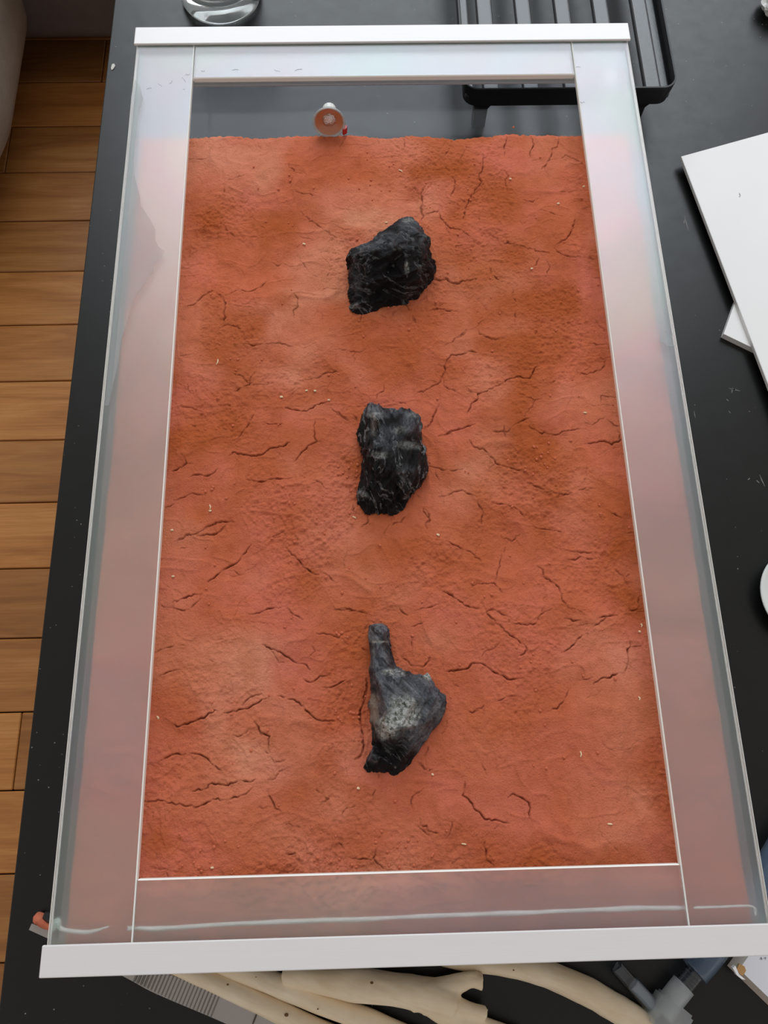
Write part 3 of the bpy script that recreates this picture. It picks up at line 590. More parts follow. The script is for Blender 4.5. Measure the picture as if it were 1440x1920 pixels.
# trowel ridges: sharp crests
ridge = 1 - np.abs(vnw(.032, 21)); Z += .0006 * np.clip(ridge - .72, 0, 1) / .28
ridge2 = 1 - np.abs(vnw(.014, 22)); Z += .00045 * np.clip(ridge2 - .8, 0, 1) / .2
ydrop = (yfar[None, :] - Y)
Z -= .0016 * np.exp(-ydrop / .002)
# cracks
dep = np.zeros((NY, NX)); lip = np.zeros((NY, NX)); dxs = xs[1] - xs[0]; meanL = float(np.mean(yfar) - YS0); dys = meanL / (NY - 1)
def stamp(px, py, wd, dp):
    ix = int((px - XS0) / dxs)
    if ix < 3 or ix > NX - 4: return
    L_ = yfar[ix] - YS0; iy = int((py - YS0) / L_ * (NY - 1))
    if iy < 3 or iy > NY - 4: return
    K = 4; y0, y1, x0, x1 = max(iy - K, 0), min(iy + K + 1, NY), max(ix - K, 0), min(ix + K + 1, NX)
    d2 = (X[y0:y1, x0:x1] - px) ** 2 + (Y[y0:y1, x0:x1] - py) ** 2
    dep[y0:y1, x0:x1] = np.maximum(dep[y0:y1, x0:x1], dp * np.exp(-d2 / wd ** 2))
    lip[y0:y1, x0:x1] = np.maximum(lip[y0:y1, x0:x1], np.exp(-d2 / (.0016) ** 2) * min(dp, 1))
def crack(P, w_, rr):
    P = [np.array(p, float) for p in P]
    Q = [P[0]]                                   # angular wander: random kinks every millimetre or two
    for a, b in zip(P, P[1:]):
        L_ = np.linalg.norm(b - a); n_ = max(1, int(L_ / rr.uniform(.0013, .0022)))
        nrm = np.array([-(b - a)[1], (b - a)[0]]) / max(L_, 1e-6)
        for i in range(1, n_): Q.append(a + (b - a) * ((i + rr.uniform(-.25, .25)) / n_) + nrm * rr.gauss(0, .00042))
        Q.append(b)
    tot = sum(np.linalg.norm(b - a) for a, b in zip(Q, Q[1:])); run = 0; seed = rr.uniform(0, 99)
    for a, b in zip(Q, Q[1:]):
        L_ = np.linalg.norm(b - a); n_ = max(2, int(L_ / .00022))
        for i in range(n_):
            t = i / n_; s = run + L_ * t; q = a + (b - a) * t
            taper = min(1, (s + .0004) / .006, (tot - s + .0004) / .006)
            k = w_ * (.35 + .65 * taper) * (.72 + .8 * mnoise.noise(Vector((s * 230, seed, 9))))
            stamp(q[0], q[1], .00026 + .00016 * k, max(k, .1))
        run += L_
rr = random.Random(5)
for w_, ln in CR:
    crack([at(u, v, CZ)[:2] for u, v in ln], w_, rr)
for i in range(330):                                        # fine hairline cracks between the big ones
    x = rr.uniform(-.2, .2); y = rr.uniform(-.34, .25); a = rr.choice((rr.gauss(.3, .5), rr.gauss(-.4, .5), rr.uniform(-3, 3)))
    P = [(x, y)]
    for j in range(rr.randint(2, 6)):
        a += rr.uniform(-.6, .6); l_ = rr.uniform(.002, .006); x += l_ * math.cos(a); y += l_ * math.sin(a); P.append((x, y))
    crack(P, rr.uniform(.18, .42), rr)
Z += .00022 * lip - .0019 * dep
# colour: pale dry and dark damp areas
pale = np.clip(.02 + .35 * vnw(.06, 41) + .2 * vnw(.025, 42), 0, 1); damp = np.clip(.12 + .55 * vnw(.055, 43) + .35 * vnw(.02, 44) + .25 * (roughm - .6), 0, 1)
def spots(arr, lst):
    for (u, v, ru, rv, s) in lst:
        p = at(u, v, CZ); q = at(u + ru, v, CZ); q2 = at(u, v + rv, CZ); rx = abs(q[0] - p[0]); ry = abs(q2[1] - p[1])
        arr += s * np.exp(-(((X - p[0]) / rx) ** 2 + ((Y - p[1]) / ry) ** 2) ** 1.4) * (.75 + .35 * vnw(.012, int(u)))
spots(pale, [(690, 415, 55, 22, .6), (440, 330, 80, 70, .25), (570, 700, 40, 60, .6), (950, 720, 70, 50, .45), (940, 830, 45, 55, .7), (890, 890, 60, 45, .55), (480, 1250, 60, 60, .35), (620, 480, 70, 80, .25), (760, 270, 330, 18, .1), (440, 1420, 80, 50, .35), (660, 560, 50, 20, .4), (960, 500, 60, 60, .3), (850, 960, 60, 60, .25), (820, 1200, 40, 30, .3), (560, 560, 50, 50, .3), (700, 640, 50, 40, -.5), (900, 1400, 60, 60, .15)])
spots(damp, [(515, 435, 42, 38, .8), (380, 400, 30, 60, .5), (730, 660, 90, 60, .5), (820, 600, 60, 35, .4), (440, 700, 60, 50, .5), (400, 800, 70, 60, .5), (1010, 830, 55, 70, .6), (1080, 620, 70, 80, .4), (750, 325, 130, 15, .45), (620, 345, 60, 14, .35), (300, 1580, 35, 28, .8), (690, 1580, 60, 50, .5), (1080, 1170, 60, 40, .4), (730, 1020, 60, 50, .5), (620, 1070, 60, 50, .4), (870, 1060, 50, 60, .3), (1220, 1260, 40, 120, .35), (580, 960, 90, 35, .35), (1230, 1560, 40, 60, .3), (560, 1560, 80, 40, .25)])
pale *= (1 - .6 * np.clip(damp, 0, 1))
tone = np.zeros((NY, NX, 4), np.float32); tone[..., 0] = np.clip(pale, 0, .85); tone[..., 1] = np.clip(damp, 0, .9); tone[..., 2] = np.clip(dep * .55, 0, .6); tone[..., 3] = 1
Z[0, :] = HB + .0052; Z[-1, :] = HB + .0052; Z[:, 0] = HB + .0052; Z[:, -1] = HB + .0052
me = bpy.data.meshes.new('clay_bed'); co = np.stack([X, Y, Z], -1).reshape(-1, 3).astype(np.float32)
idx = np.arange(NX * NY).reshape(NY, NX)
q = np.stack([idx[:-1, :-1], idx[:-1, 1:], idx[1:, 1:], idx[1:, :-1]], -1).reshape(-1, 4)
me.vertices.add(len(co)); me.vertices.foreach_set('co', co.ravel())
me.loops.add(q.size); me.loops.foreach_set('vertex_index', q.ravel().astype(np.int32))
me.polygons.add(len(q)); me.polygons.foreach_set('loop_start', np.arange(0, q.size, 4, dtype=np.int32))
me.update(calc_edges=True)
me.polygons.foreach_set('use_smooth', np.ones(len(q), bool))
ca = me.color_attributes.new('tone', 'FLOAT_COLOR', 'POINT'); ca.data.foreach_set('color', tone.ravel())
clay = link('clay_bed', me, M_CLAY); tag(clay, 'cracked red clay slab filling the glass terrarium', 'clay')
def zclay(x, y):
    ix = int(np.clip((x - XS0) / dxs, 2, NX - 3)); iy = int(np.clip((y - YS0) / (yfar[ix] - YS0) * (NY - 1), 2, NY - 3)); return float(Z[iy, ix])

# crumbs of clay (uncountable) and pale specks
bm = bmesh.new(); r = random.Random(21)
cl = [(650, 890, 35, 14), (640, 1185, 12, 5), (655, 1345, 30, 14), (600, 960, 60, 12), (1000, 870, 50, 20), (620, 1620, 60, 20), (750, 1580, 60, 16), (400, 1620, 60, 14), (900, 340, 90, 14), (700, 320, 60, 10)]
spots_ = [(r.gauss(u, s * .6), r.gauss(v, s * .5)) for u, v, s, n_ in cl for _ in range(n_)] + [(r.uniform(370, 1180), r.uniform(280, 1560)) for _ in range(160)]
for u, v in spots_:
    p = at(u, v, CZ)
    if abs(p[0]) > .195: continue
    s = r.uniform(.0005, .0011); m_ = Matrix.Translation((p[0], p[1], zclay(p[0], p[1]) + s * .4)) @ Matrix.Rotation(r.uniform(0, 6), 4, 'Z') @ Matrix.Diagonal((s * 1.2, s, s * .8, 1))
    bmesh.ops.create_icosphere(bm, subdivisions=1, radius=1, matrix=m_)
c = from_bm('clay_crumbs', bm, M_CRUMB); c.parent = clay; c['kind'] = 'stuff'
bm = bmesh.new()
for u, v, L_, a in [(408, 681, 10, 1.9), (751, 321, 8, .6), (574, 732, 3, 0), (590, 733, 3, 0), (527, 745, 4, .5), (616, 750, 3, 0), (393, 957, 3, 0), (393, 950, 8, 1.5), (664, 970, 7, .5), (1087, 1414, 11, 1.5), (1197, 1185, 3, 1), (1201, 1173, 7, 1.4), (1196, 1310, 7, 1.3), (1143, 1545, 9, .1), (869, 1582, 9, .2), (295, 1346, 6, 1.2), (1046, 383, 4, 0), (1095, 347, 3, 0), (570, 458, 5, .5), (1096, 776, 6, .2), (820, 1005, 5, .8), (724, 421, 4, 0), (321, 993, 3, 0), (671, 1478, 3, 0), (322, 1079, 3, 0), (398, 1626, 3, 0), (810, 1452, 2, 0), (956, 337, 3, 0), (995, 508, 3, 0)]:
    A = at(u - L_ / 2 * math.cos(a), v - L_ / 2 * math.sin(a), CZ); B = at(u + L_ / 2 * math.cos(a), v + L_ / 2 * math.sin(a), CZ)
    rad = .0004 if L_ > 5 else .0006
    za, zb = zclay(*A[:2]) + rad * .6, zclay(*B[:2]) + rad * .6
    M_id = (A + B) / 2
    tube(bm, [(A[0], A[1], za, rad), (M_id[0] + .0006, M_id[1], (za + zb) / 2 + .0002, rad * 1.3), (B[0], B[1], zb, rad * .7)], 6, .4, u, n=3)
c = from_bm('pale_grit', bm, M_STRAW); c.parent = clay; c['kind'] = 'stuff'

# ------------------------------------------------------------ stones
def rock(name, label, ox, oy, sc, outline, inner, sdir, blotches, M, amp=1.0, subdiv=4):
    """outline and inner: (crop x, crop y, height above the clay in cm)"""
    pts2 = [(ox + x / sc, oy + y / sc) for x, y, h in outline] + [(ox + x / sc, oy + y / sc) for x, y, h in inner]
    hs = [h for *_, h in outline] + [h for *_, h in inner]
    n0 = len(outline)
    cons = [(i, (i + 1) % n0) for i in range(n0)]
    vv, ee, ff, ov, oe, of = delaunay_2d_cdt([Vector(p) for p in pts2], cons, [], 1, 1e-6)
    W_ = []
    for i, p in enumerate(vv):
        src = ov[i][0] if ov[i] else 0; W_.append(Vector(at(p[0], p[1], CZ + hs[src] * .01)))
    cen = sum(W_, Vector()) / len(W_); base = Vector((cen.x, cen.y, CZ))
    bm = bmesh.new(); bv = [bm.verts.new(p - base) for p in W_]
    for f in ff: bm.faces.new([bv[i] for i in f])
    bm.normal_update()
    be = [e for e in bm.edges if e.is_boundary]
    ret = bmesh.ops.extrude_edge_only(bm, edges=be)
    nv = [g for g in ret['geom'] if isinstance(g, bmesh.types.BMVert)]
    for v in nv:
        v.co.x *= .97; v.co.y *= .97; v.co.z = -.009
    bl = [e for e in bm.edges if e.is_boundary]
    bmesh.ops.holes_fill(bm, edges=bl, sides=0)
    bmesh.ops.triangulate(bm, faces=bm.faces)
    for k in range(subdiv):
        # avoid long skirt triangles: subdivide everything once per level
        bmesh.ops.subdivide_edges(bm, edges=bm.edges[:], cuts=1, use_grid_fill=True)
        bmesh.ops.triangulate(bm, faces=[f for f in bm.faces if len(f.verts) > 3])
        if k in (1, 2): bmesh.ops.smooth_vert(bm, verts=bm.verts[:], factor=.10, use_axis_x=True, use_axis_y=True, use_axis_z=True)
    bmesh.ops.recalc_face_normals(bm, faces=bm.faces); bm.normal_update()
    ca, sa = math.cos(sdir), math.sin(sdir)
    disp = []
    for v in bm.verts:
        p = v.co; a = p.x * ca + p.y * sa; b = -p.x * sa + p.y * ca
        warp = mnoise.noise(Vector((p.x * 40, p.y * 40, p.z * 40))) * .004
        s1 = mnoise.noise(Vector(((b + warp) * 420, a * 45, p.z * 200)))
        s2 = mnoise.noise(Vector(((b + warp) * 170, a * 22, p.z * 120)))
        s1 = 1 - 2.6 * abs(s1); s2 = 1 - 2.4 * abs(s2)
        s3 = mnoise.fractal(p * 130, 1.0, 2.0, 4); s4 = mnoise.ridged_multi_fractal(p * 75, .9, 2.1, 4, 1.0, 2.0)
        disp.append(v.normal * amp * (.0010 * (s1 - .25) + .0015 * (s2 - .3) + .0010 * s3 + .0009 * (s4 - 1.6)))
    for v, d in zip(bm.verts, disp):
        v.co += d
        if v.co.z < -.0095: v.co.z = -.0095
    me = bpy.data.meshes.new(name); bm.to_mesh(me); bm.free()
    stn = np.zeros((len(me.vertices), 4), np.float32); stn[:, 3] = 1
    cow = np.array([(Vector(v.co) + base)[:] for v in me.vertices])
    dc = (R @ (cow - CAM).T).T; px = np.stack([720 + F * dc[:, 0] / dc[:, 2], 960 + F * dc[:, 1] / dc[:, 2]], 1)
    nrm = np.array([v.normal[:] for v in me.vertices])
    for ch, x, y, rx, ry, s in blotches:               # quartz white, tan and grey patches at fixed places on the stone's surface
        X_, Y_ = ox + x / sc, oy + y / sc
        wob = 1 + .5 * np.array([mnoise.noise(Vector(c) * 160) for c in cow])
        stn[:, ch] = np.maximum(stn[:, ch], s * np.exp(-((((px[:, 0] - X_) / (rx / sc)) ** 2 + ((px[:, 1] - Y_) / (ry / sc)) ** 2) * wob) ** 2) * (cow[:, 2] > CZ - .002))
    a_ = me.color_attributes.new('blotch', 'FLOAT_COLOR', 'POINT'); a_.data.foreach_set('color', stn.ravel())
    ob = link(name, me, M, None, True); ob.location = base
    return tag(ob, label, 'stone', 'dark stones set in the red clay')

o1 = [(285, 1130, 0), (330, 1160, 0), (400, 1175, 0), (520, 1150, 0), (620, 1115, 0), (700, 1100, 0), (790, 1100, 0), (850, 1060, .1), (860, 1030, .3), (950, 1015, .2), (1000, 930, .2), (1060, 870, .2), (1110, 790, .5), (1118, 720, .8), (1100, 640, 1.1), (1060, 540, 1.5), (1060, 430, 1.9), (1020, 370, 2.1), (940, 290, 2.2), (880, 240, 2.4), (840, 235, 2.4), (760, 270, 2.3), (700, 310, 2.2), (560, 380, 2.0), (500, 450, 1.8), (430, 490, 1.7), (300, 545, 1.6), (250, 630, 1.4), (285, 690, .9), (275, 850, .4), (270, 950, .2), (285, 1050, 0)]
i1 = [(300, 610, 2.1), (420, 580, 2.5), (540, 560, 3.0), (740, 490, 3.7), (640, 440, 2.9), (800, 380, 3.4), (850, 300, 2.9), (930, 380, 3.2), (1000, 440, 2.8), (980, 560, 2.9), (1040, 600, 1.9), (640, 640, 2.6), (640, 800, 1.9), (440, 680, 2.3), (360, 680, 1.7), (830, 700, 3.0), (835, 830, 2.3), (700, 720, 2.0), (450, 850, 1.7), (830, 980, 1.2), (980, 740, 2.3), (350, 900, 1.0), (560, 950, .9), (700, 950, 1.0), (930, 920, 1.2), (1040, 780, 1.3), (350, 1080, .5), (480, 1060, .7), (640, 1050, .5), (760, 1030, .7), (560, 470, 2.5), (900, 480, 3.2), (820, 560, 3.2)]
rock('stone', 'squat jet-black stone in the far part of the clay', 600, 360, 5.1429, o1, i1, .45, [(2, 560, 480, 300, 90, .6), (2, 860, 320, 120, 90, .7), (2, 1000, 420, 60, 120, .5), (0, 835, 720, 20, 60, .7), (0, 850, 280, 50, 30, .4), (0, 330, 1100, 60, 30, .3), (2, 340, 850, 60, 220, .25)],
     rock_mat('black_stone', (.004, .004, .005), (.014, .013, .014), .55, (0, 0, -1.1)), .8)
o2 = [(430, 185, 1.9), (500, 190, 2.0), (570, 215, 2.1), (690, 235, 2.0), (720, 270, 2.0), (800, 255, 2.0), (900, 270, 2.0), (960, 300, 1.8), (1000, 340, 1.6), (1010, 400, 1.3), (1005, 500, 1.1), (1000, 560, 1.0), (1010, 630, .9), (1050, 670, .9), (1070, 740, .9), (1060, 850, .7), (1040, 960, .5), (980, 1050, .3), (900, 1140, .1), (860, 1200, 0), (830, 1280, 0), (760, 1320, 0), (690, 1350, 0), (620, 1335, 0), (570, 1355, 0), (500, 1335, 0), (440, 1350, 0), (380, 1300, 0), (340, 1230, 0), (310, 1150, .1), (340, 1060, .2), (360, 1000, .2), (370, 900, .3), (375, 830, .4), (400, 770, .5), (375, 680, .6), (350, 600, .7), (330, 470, .8), (370, 400, 1.2), (385, 300, 1.5), (410, 240, 1.7)]
i2 = [(480, 260, 2.5), (430, 360, 1.9), (500, 380, 2.1), (540, 350, 2.8), (650, 380, 2.5), (600, 280, 2.5), (800, 330, 2.6), (920, 380, 2.3), (720, 500, 2.8), (450, 500, 1.9), (400, 560, 1.2), (460, 680, 2.7), (430, 640, 1.5), (560, 520, 2.4), (620, 640, 3.1), (800, 600, 2.8), (760, 560, 2.5), (940, 640, 2.2), (440, 780, 2.0), (600, 800, 2.9), (540, 760, 2.5), (750, 800, 2.6), (950, 800, 2.0), (820, 880, 2.5), (900, 900, 2.1), (480, 1000, 1.7), (420, 960, .9), (560, 950, 2.1), (650, 1000, 2.0), (730, 1020, 1.6), (800, 1000, 2.1), (870, 1000, 1.5), (930, 980, 1.4), (400, 1130, 1.0), (450, 1130, .8), (540, 1180, 1.2), (620, 1180, .8), (700, 1180, 1.1), (760, 1150, .8), (820, 1150, 1.0), (980, 900, 1.5), (480, 1270, .5), (620, 1270, .5), (740, 1260, .5)]
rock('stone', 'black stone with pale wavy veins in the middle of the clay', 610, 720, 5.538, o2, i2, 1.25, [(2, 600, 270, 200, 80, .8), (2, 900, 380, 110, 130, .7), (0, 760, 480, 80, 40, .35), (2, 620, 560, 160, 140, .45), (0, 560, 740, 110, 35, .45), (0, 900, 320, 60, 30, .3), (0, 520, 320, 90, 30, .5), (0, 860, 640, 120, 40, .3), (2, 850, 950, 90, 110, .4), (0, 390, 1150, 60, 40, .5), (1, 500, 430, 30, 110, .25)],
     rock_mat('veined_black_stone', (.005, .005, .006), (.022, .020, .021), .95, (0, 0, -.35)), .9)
o3 = [(375, 160, 1.3), (440, 140, 1.6), (500, 145, 1.6), (550, 180, 1.3), (565, 240, 1.0), (560, 290, .9), (575, 370, .7), (600, 480, .8), (640, 560, 1.3), (720, 600, 1.6), (800, 625, 1.6), (900, 635, 1.6), (940, 620, 1.7), (975, 690, 1.5), (1040, 790, 1.3), (1100, 850, 1.2), (1125, 900, 1.0), (1100, 1000, .6), (1050, 1100, .4), (1000, 1170, .3), (940, 1260, .2), (860, 1370, .1), (790, 1460, 0), (740, 1520, 0), (680, 1580, 0), (620, 1625, 0), (580, 1610, 0), (560, 1580, 0), (470, 1590, 0), (400, 1590, 0), (350, 1580, 0), (320, 1540, .2), (340, 1490, .3), (400, 1370, .2), (390, 1280, .2), (400, 1180, .2), (375, 1080, .3), (365, 900, .5), (390, 860, .6), (385, 700, .9), (370, 600, 1.2), (390, 500, 1.2), (375, 350, 1.0), (360, 250, 1.1)]
i3 = [(460, 210, 2.3), (500, 260, 2.2), (410, 240, 1.7), (440, 320, 1.9), (520, 320, 1.7), (450, 400, 2.0), (530, 420, 1.4), (430, 500, 2.1), (520, 520, 2.1), (420, 620, 2.4), (560, 600, 2.8), (480, 740, 2.8), (440, 760, 1.6), (600, 700, 3.0), (700, 660, 2.6), (740, 760, 2.5), (900, 700, 2.3), (1000, 850, 2.1), (1080, 900, 1.6), (860, 860, 2.6), (640, 850, 3.4), (500, 860, 3.0), (480, 900, 2.0), (540, 980, 3.2), (760, 940, 3.2), (820, 1000, 2.6), (520, 1130, 3.0), (490, 1060, 2.0), (680, 1160, 3.3), (600, 1230, 2.8), (860, 1130, 2.2), (960, 1080, 1.6), (440, 960, 1.4), (420, 1100, 1.1), (450, 1230, 1.5), (540, 1260, 1.6), (540, 1350, .9), (700, 1230, 2.4), (720, 1300, 1.2), (620, 1380, .7), (740, 1400, 1.1), (780, 1300, 1.6), (400, 1450, 1.3), (470, 1500, .6), (600, 1540, .5), (520, 1440, .6), (680, 1480, .6), (860, 1260, 1.4)]
rock('stone', 'tall grey stone with white quartz patch and knobbed neck, nearest on the clay', 620, 1140, 5.143, o3, i3, .95, [(2, 460, 250, 130, 130, 1.0), (2, 470, 480, 110, 140, 1.0), (2, 560, 680, 180, 130, 1.0), (2, 860, 760, 220, 160, 1.0), (2, 960, 950, 200, 220, 1.0), (2, 840, 1180, 160, 200, .95), (2, 620, 950, 220, 300, .9), (0, 700, 1000, 150, 160, .9), (0, 560, 1130, 110, 110, 1.2), (0, 720, 1080, 120, 80, 1.2), (0, 520, 1220, 60, 50, 1.1), (0, 600, 620, 110, 30, 1.2), (0, 940, 640, 40, 50, 1.2), (0, 470, 325, 80, 12, 1.0), (0, 790, 1040, 90, 40, 1.0), (0, 780, 920, 60, 60, .7), (1, 415, 980, 50, 150, 1.0), (1, 400, 880, 30, 60, .9), (2, 400, 1450, 50, 60, .5), (0, 680, 900, 60, 50, .6)],
     rock_mat('grey_quartz_stone', (.006, .006, .007), (.022, .021, .022), .6, (0, 0, -.7), .45), .5)

# ------------------------------------------------------------ suction-cup like fitting at the far clay edge
c0 = Vector(at(617, 229, -.0035))
fit = thing('suction_cup', 'small clear cup fitting with foil centre on the far clay edge', 'fitting', c0)
vdir = (Vector(CAM) - c0).normalized()
axis = Vector((0.0, -math.cos(math.radians(12)), math.sin(math.radians(12)))); axis.normalize()
q_ = axis.to_track_quat('Z', 'Y').to_matrix().to_4x4()
k_ = 0.95
bm = bmesh.new(); lathe(bm, [(.0128 * k_, .0010), (.0138 * k_, .0016), (.0143 * k_, .0008), (.0138 * k_, -.0006), (.0085 * k_, -.0046), (.0062 * k_, -.0058), (.0058 * k_, -.0060), (.0062 * k_, -.0050), (.0120 * k_, .0002)], 56, True, q_)
from_bm('cup_shell', bm, M_CUP, fit, True)
bm = bmesh.new(); lathe(bm, [(.0128 * k_, .0006), (.0105 * k_, -.0007), (.0070 * k_, -.0024), (.0054 * k_, -.0031), (0, -.0033)], 56, False, q_)
from_bm('cup_inside', bm, M_AMBER, fit, True)
bm = bmesh.new(); lathe(bm, [(0, .0004), (.0022, .0000), (.0042, -.0012), (.0054, -.0028), (.0050, -.0034), (0, -.0034)], 28, False, q_)
for v in bm.verts: v.co += Vector((mnoise.noise(v.co * 900), mnoise.noise(v.co * 900 + Vector((5, 0, 0))), mnoise.noise(v.co * 900 + Vector((0, 7, 0))))) * .0007
from_bm('foil_centre', bm, M_FOIL, fit)
bm = bmesh.new(); lathe(bm, [(0, -.0185), (.0052, -.0185), (.0057, -.0180), (.0057, -.0120), (.0050, -.0112), (.0050, -.0060), (0, -.0055)], 14, False, q_)
from_bm('stem', bm, M_CERAMIC, fit)
tag(flat_patch('plastic_scrap', [(643, 238), (646, 234), (651, 235), (650, 240), (645, 244), (642, 243)], -.014, -.0085, M_RED), 'tiny red plastic scrap beside the clear cup fitting', 'scrap')

# ------------------------------------------------------------ drinking glass mug
gx, gy = -.165, .5215
mug = thing('glass_mug', 'clear thick-based glass mug beyond the far white bar', 'glass', (gx, gy, TZ))
bm = bmesh.new()
lathe(bm, [(0, .0015), (.030, .0012), (.036, .0), (.0405, .0015), (.0422, .006), (.0415, .012), (.0400, .020), (.0400, .040), (.0405, .070), (.0415, .0900), (.0405, .0915), (.0385, .0900), (.0372, .070), (.0368, .035), (.0350, .020), (.028, .0135), (.012, .0115), (0, .0112)], 72)
from_bm('cup_body', bm, M_GLASS, mug, True)
bm = bmesh.new()
a = math.radians(-42); ca, sa = math.cos(a), math.sin(a)
hp = [(.038, .076, .0045), (.052, .080, .0045), (.064, .070, .0042), (.066, .050, .0042), (.058, .032, .0045), (.039, .024, .0052)]
tube(bm, [(r_ * ca, r_ * sa, z_, w_) for r_, z_, w_ in hp], 14, n=6)
from_bm('handle', bm, M_GLASS, mug, True)

# ------------------------------------------------------------ black slatted tray
ZR = -.050
xl = at(869, 150, ZR)[0]; xr = at(1270, 150, ZR)[0]; yf = at(1060, 166, ZR)[1]; yb = yf + .30
tray = thing('slatted_tray', 'black metal tray with raised slats and short legs, under the far end bar', 'tray', ((xl + xr) / 2, (yf + yb) / 2, TZ))
o_ = off(tray)
def rrect(x0, x1, y0, y1, r_, n=8):
    P = []
    for cx, cy, a0 in ((x1 - r_, y0 + r_, -90), (x1 - r_, y1 - r_, 0), (x0 + r_, y1 - r_, 90), (x0 + r_, y0 + r_, 180)):
        for k in range(n + 1):
            a = math.radians(a0 + 90 * k / n); P.append((cx + r_ * math.cos(a), cy + r_ * math.sin(a)))
    return P
bm = bmesh.new(); ou = rrect(xl, xr, yf, yb, .014); inn = rrect(xl + .0016, xr - .0016, yf + .0016, yb - .0016, .0125)
lo = rrect(xl + .0015, xr - .0015, yf + .0015, yb - .0015, .013)
rings = []
for P, z in ((lo, ZR - .020), (ou, ZR - .002), (ou, ZR), (inn, ZR), (inn, ZR - .019)):
    rings.append([bm.verts.new((x - o_.x, y - o_.y, z - o_.z)) for x, y in P])
n = len(ou)
for a, b in zip(rings, rings[1:] + rings[:1]):
    for k in range(n): bm.faces.new((a[k], a[(k + 1) % n], b[(k + 1) % n], b[k]))
from_bm('rim', bm, M_TRAY, tray)
slx = [(904, 935), (979, 1011), (1056, 1090), (1131, 1166), (1207, 1241)]
sx0 = [at(a, 150, ZR - .004)[0] for a, b in slx]; wsl = at(935, 150, ZR - .004)[0] - at(904, 150, ZR - .004)[0]
for i, x in enumerate(sx0):
    bm = bmesh.new(); add_box(bm, x - o_.x, x + wsl - o_.x, yf + .0012 - o_.y, yb - .0012 - o_.y, ZR - .010 - o_.z, ZR - .003 - o_.z, .0025, 3)
    from_bm('slat', bm, M_SLAT, tray)
for a, b in ((xl + .0025, xl + .011), (xr - .0125, xr - .0035)):
    bm = bmesh.new(); add_box(bm, a - o_.x, b - o_.x, yf + .004 - o_.y, yb - .004 - o_.y, ZR - .016 - o_.z, ZR - .010 - o_.z, .0015, 2); from_bm('side_rail', bm, M_SLAT, tray)
for xc in (xl + .020, xr - .027):
    for yy in (yf + .006, yb - .018):
        bm = bmesh.new()
        z0, z1 = TZ - o_.z, ZR - .018 - o_.z
        lo = [(xc - .006, yy), (xc + .006, yy), (xc + .006, yy + .012), (xc - .006, yy + .012)]; hi = [(xc - .009, yy - .004), (xc + .009, yy - .004), (xc + .009, yy + .013), (xc - .009, yy + .013)]
        a = [bm.verts.new((x - o_.x, y - o_.y, z0)) for x, y in lo]; b = [bm.verts.new((x - o_.x, y - o_.y, z1 - .010)) for x, y in lo]; c = [bm.verts.new((x - o_.x, y - o_.y, z1)) for x, y in hi]
        bm.faces.new(a[::-1]); bm.faces.new(c)
        for p, q2 in ((a, b), (b, c)):
            for k in range(4): bm.faces.new((p[k], p[(k + 1) % 4], q2[(k + 1) % 4], q2[k]))
        from_bm('leg', bm, M_TRAY, tray)

# ------------------------------------------------------------ white boards on the right
zb = TZ + .0062
A = Vector(at(1277, 293, zb + .004)[:2]); B = Vector(at(1440, 248, zb + .004)[:2]); C_e = Vector(at(1440, 720, zb + .004)[:2])
e1 = (B - A).normalized() * .30; e2 = (C_e - A).normalized() * .36
bm = bmesh.new(); prism(bm, [tuple(p) for p in (A, A + e2, A + e1 + e2, A + e1)], zb, zb + .004)
bd = from_bm('foam_board', bm, M_BOARD); md = bd.modifiers.new('b', 'BEVEL'); md.width = .0004
tag(bd, 'large white board with a sharp corner, lying right of the tank', 'board', 'white boards right of the tank')
P1 = Vector(at(1383, 553, TZ + .006)[:2]); P2 = Vector(at(1357, 626, TZ + .006)[:2]); P3 = Vector(at(1415, 654, TZ + .006)[:2])
d1 = (P1 - P2).normalized() * .11; d2 = (P3 - P2).normalized() * .10
bm = bmesh.new(); prism(bm, [tuple(p) for p in (P2, P2 + d2, P2 + d1 + d2, P2 + d1)], TZ, TZ + .006)
tag(from_bm('foam_board', bm, M_BOARD), 'small white board poking out beneath the large white board', 'board', 'white boards right of the tank')
bm = bmesh.new(); tube(bm, [(*at(1386, 362, zb + .0042)[:3], .0002), (*at(1388, 366, zb + .0044)[:3], .0003), (*at(1386, 369, zb + .0042)[:3], .0002)], 5)
h_ = from_bm('dark_hair', bm, M_SCRATCH, bd)

# saucer at the right edge, crumpled tissue top right
sc_ = at(1517, 1116, TZ + .010); sau = None
bm = bmesh.new(); lathe(bm, [(0, .004), (.022, .0042), (.034, .009), (.0375, .0105), (.0382, .0098), (.034, .0065), (.024, .0), (.020, .0), (0, .0008)], 64)
sau = from_bm('saucer', bm, M_CERAMIC, None, True); sau.location = (sc_[0], sc_[1], TZ); tag(sau, 'round white saucer at the right edge of the photo', 'saucer')
tp = at(1470, -5, TZ + .015)
bm = bmesh.new(); bmesh.ops.create_icosphere(bm, subdivisions=5, radius=1)
for v in bm.verts:
    d = v.co.normalized(); f = mnoise.ridged_multi_fractal(d * 1.6, 1, 2, 4, 1, 2)
    v.co = Vector((d.x * .022, d.y * .022, d.z * .014)) * (.75 + .18 * f)
    v.co.z = max(v.co.z, -.0118)
ts = from_bm('crumpled_tissue', bm, M_CERAMIC, None, False); ts.location = (tp[0], tp[1], TZ + .0118); tag(ts, 'crumpled white tissue in the top right corner', 'tissue')

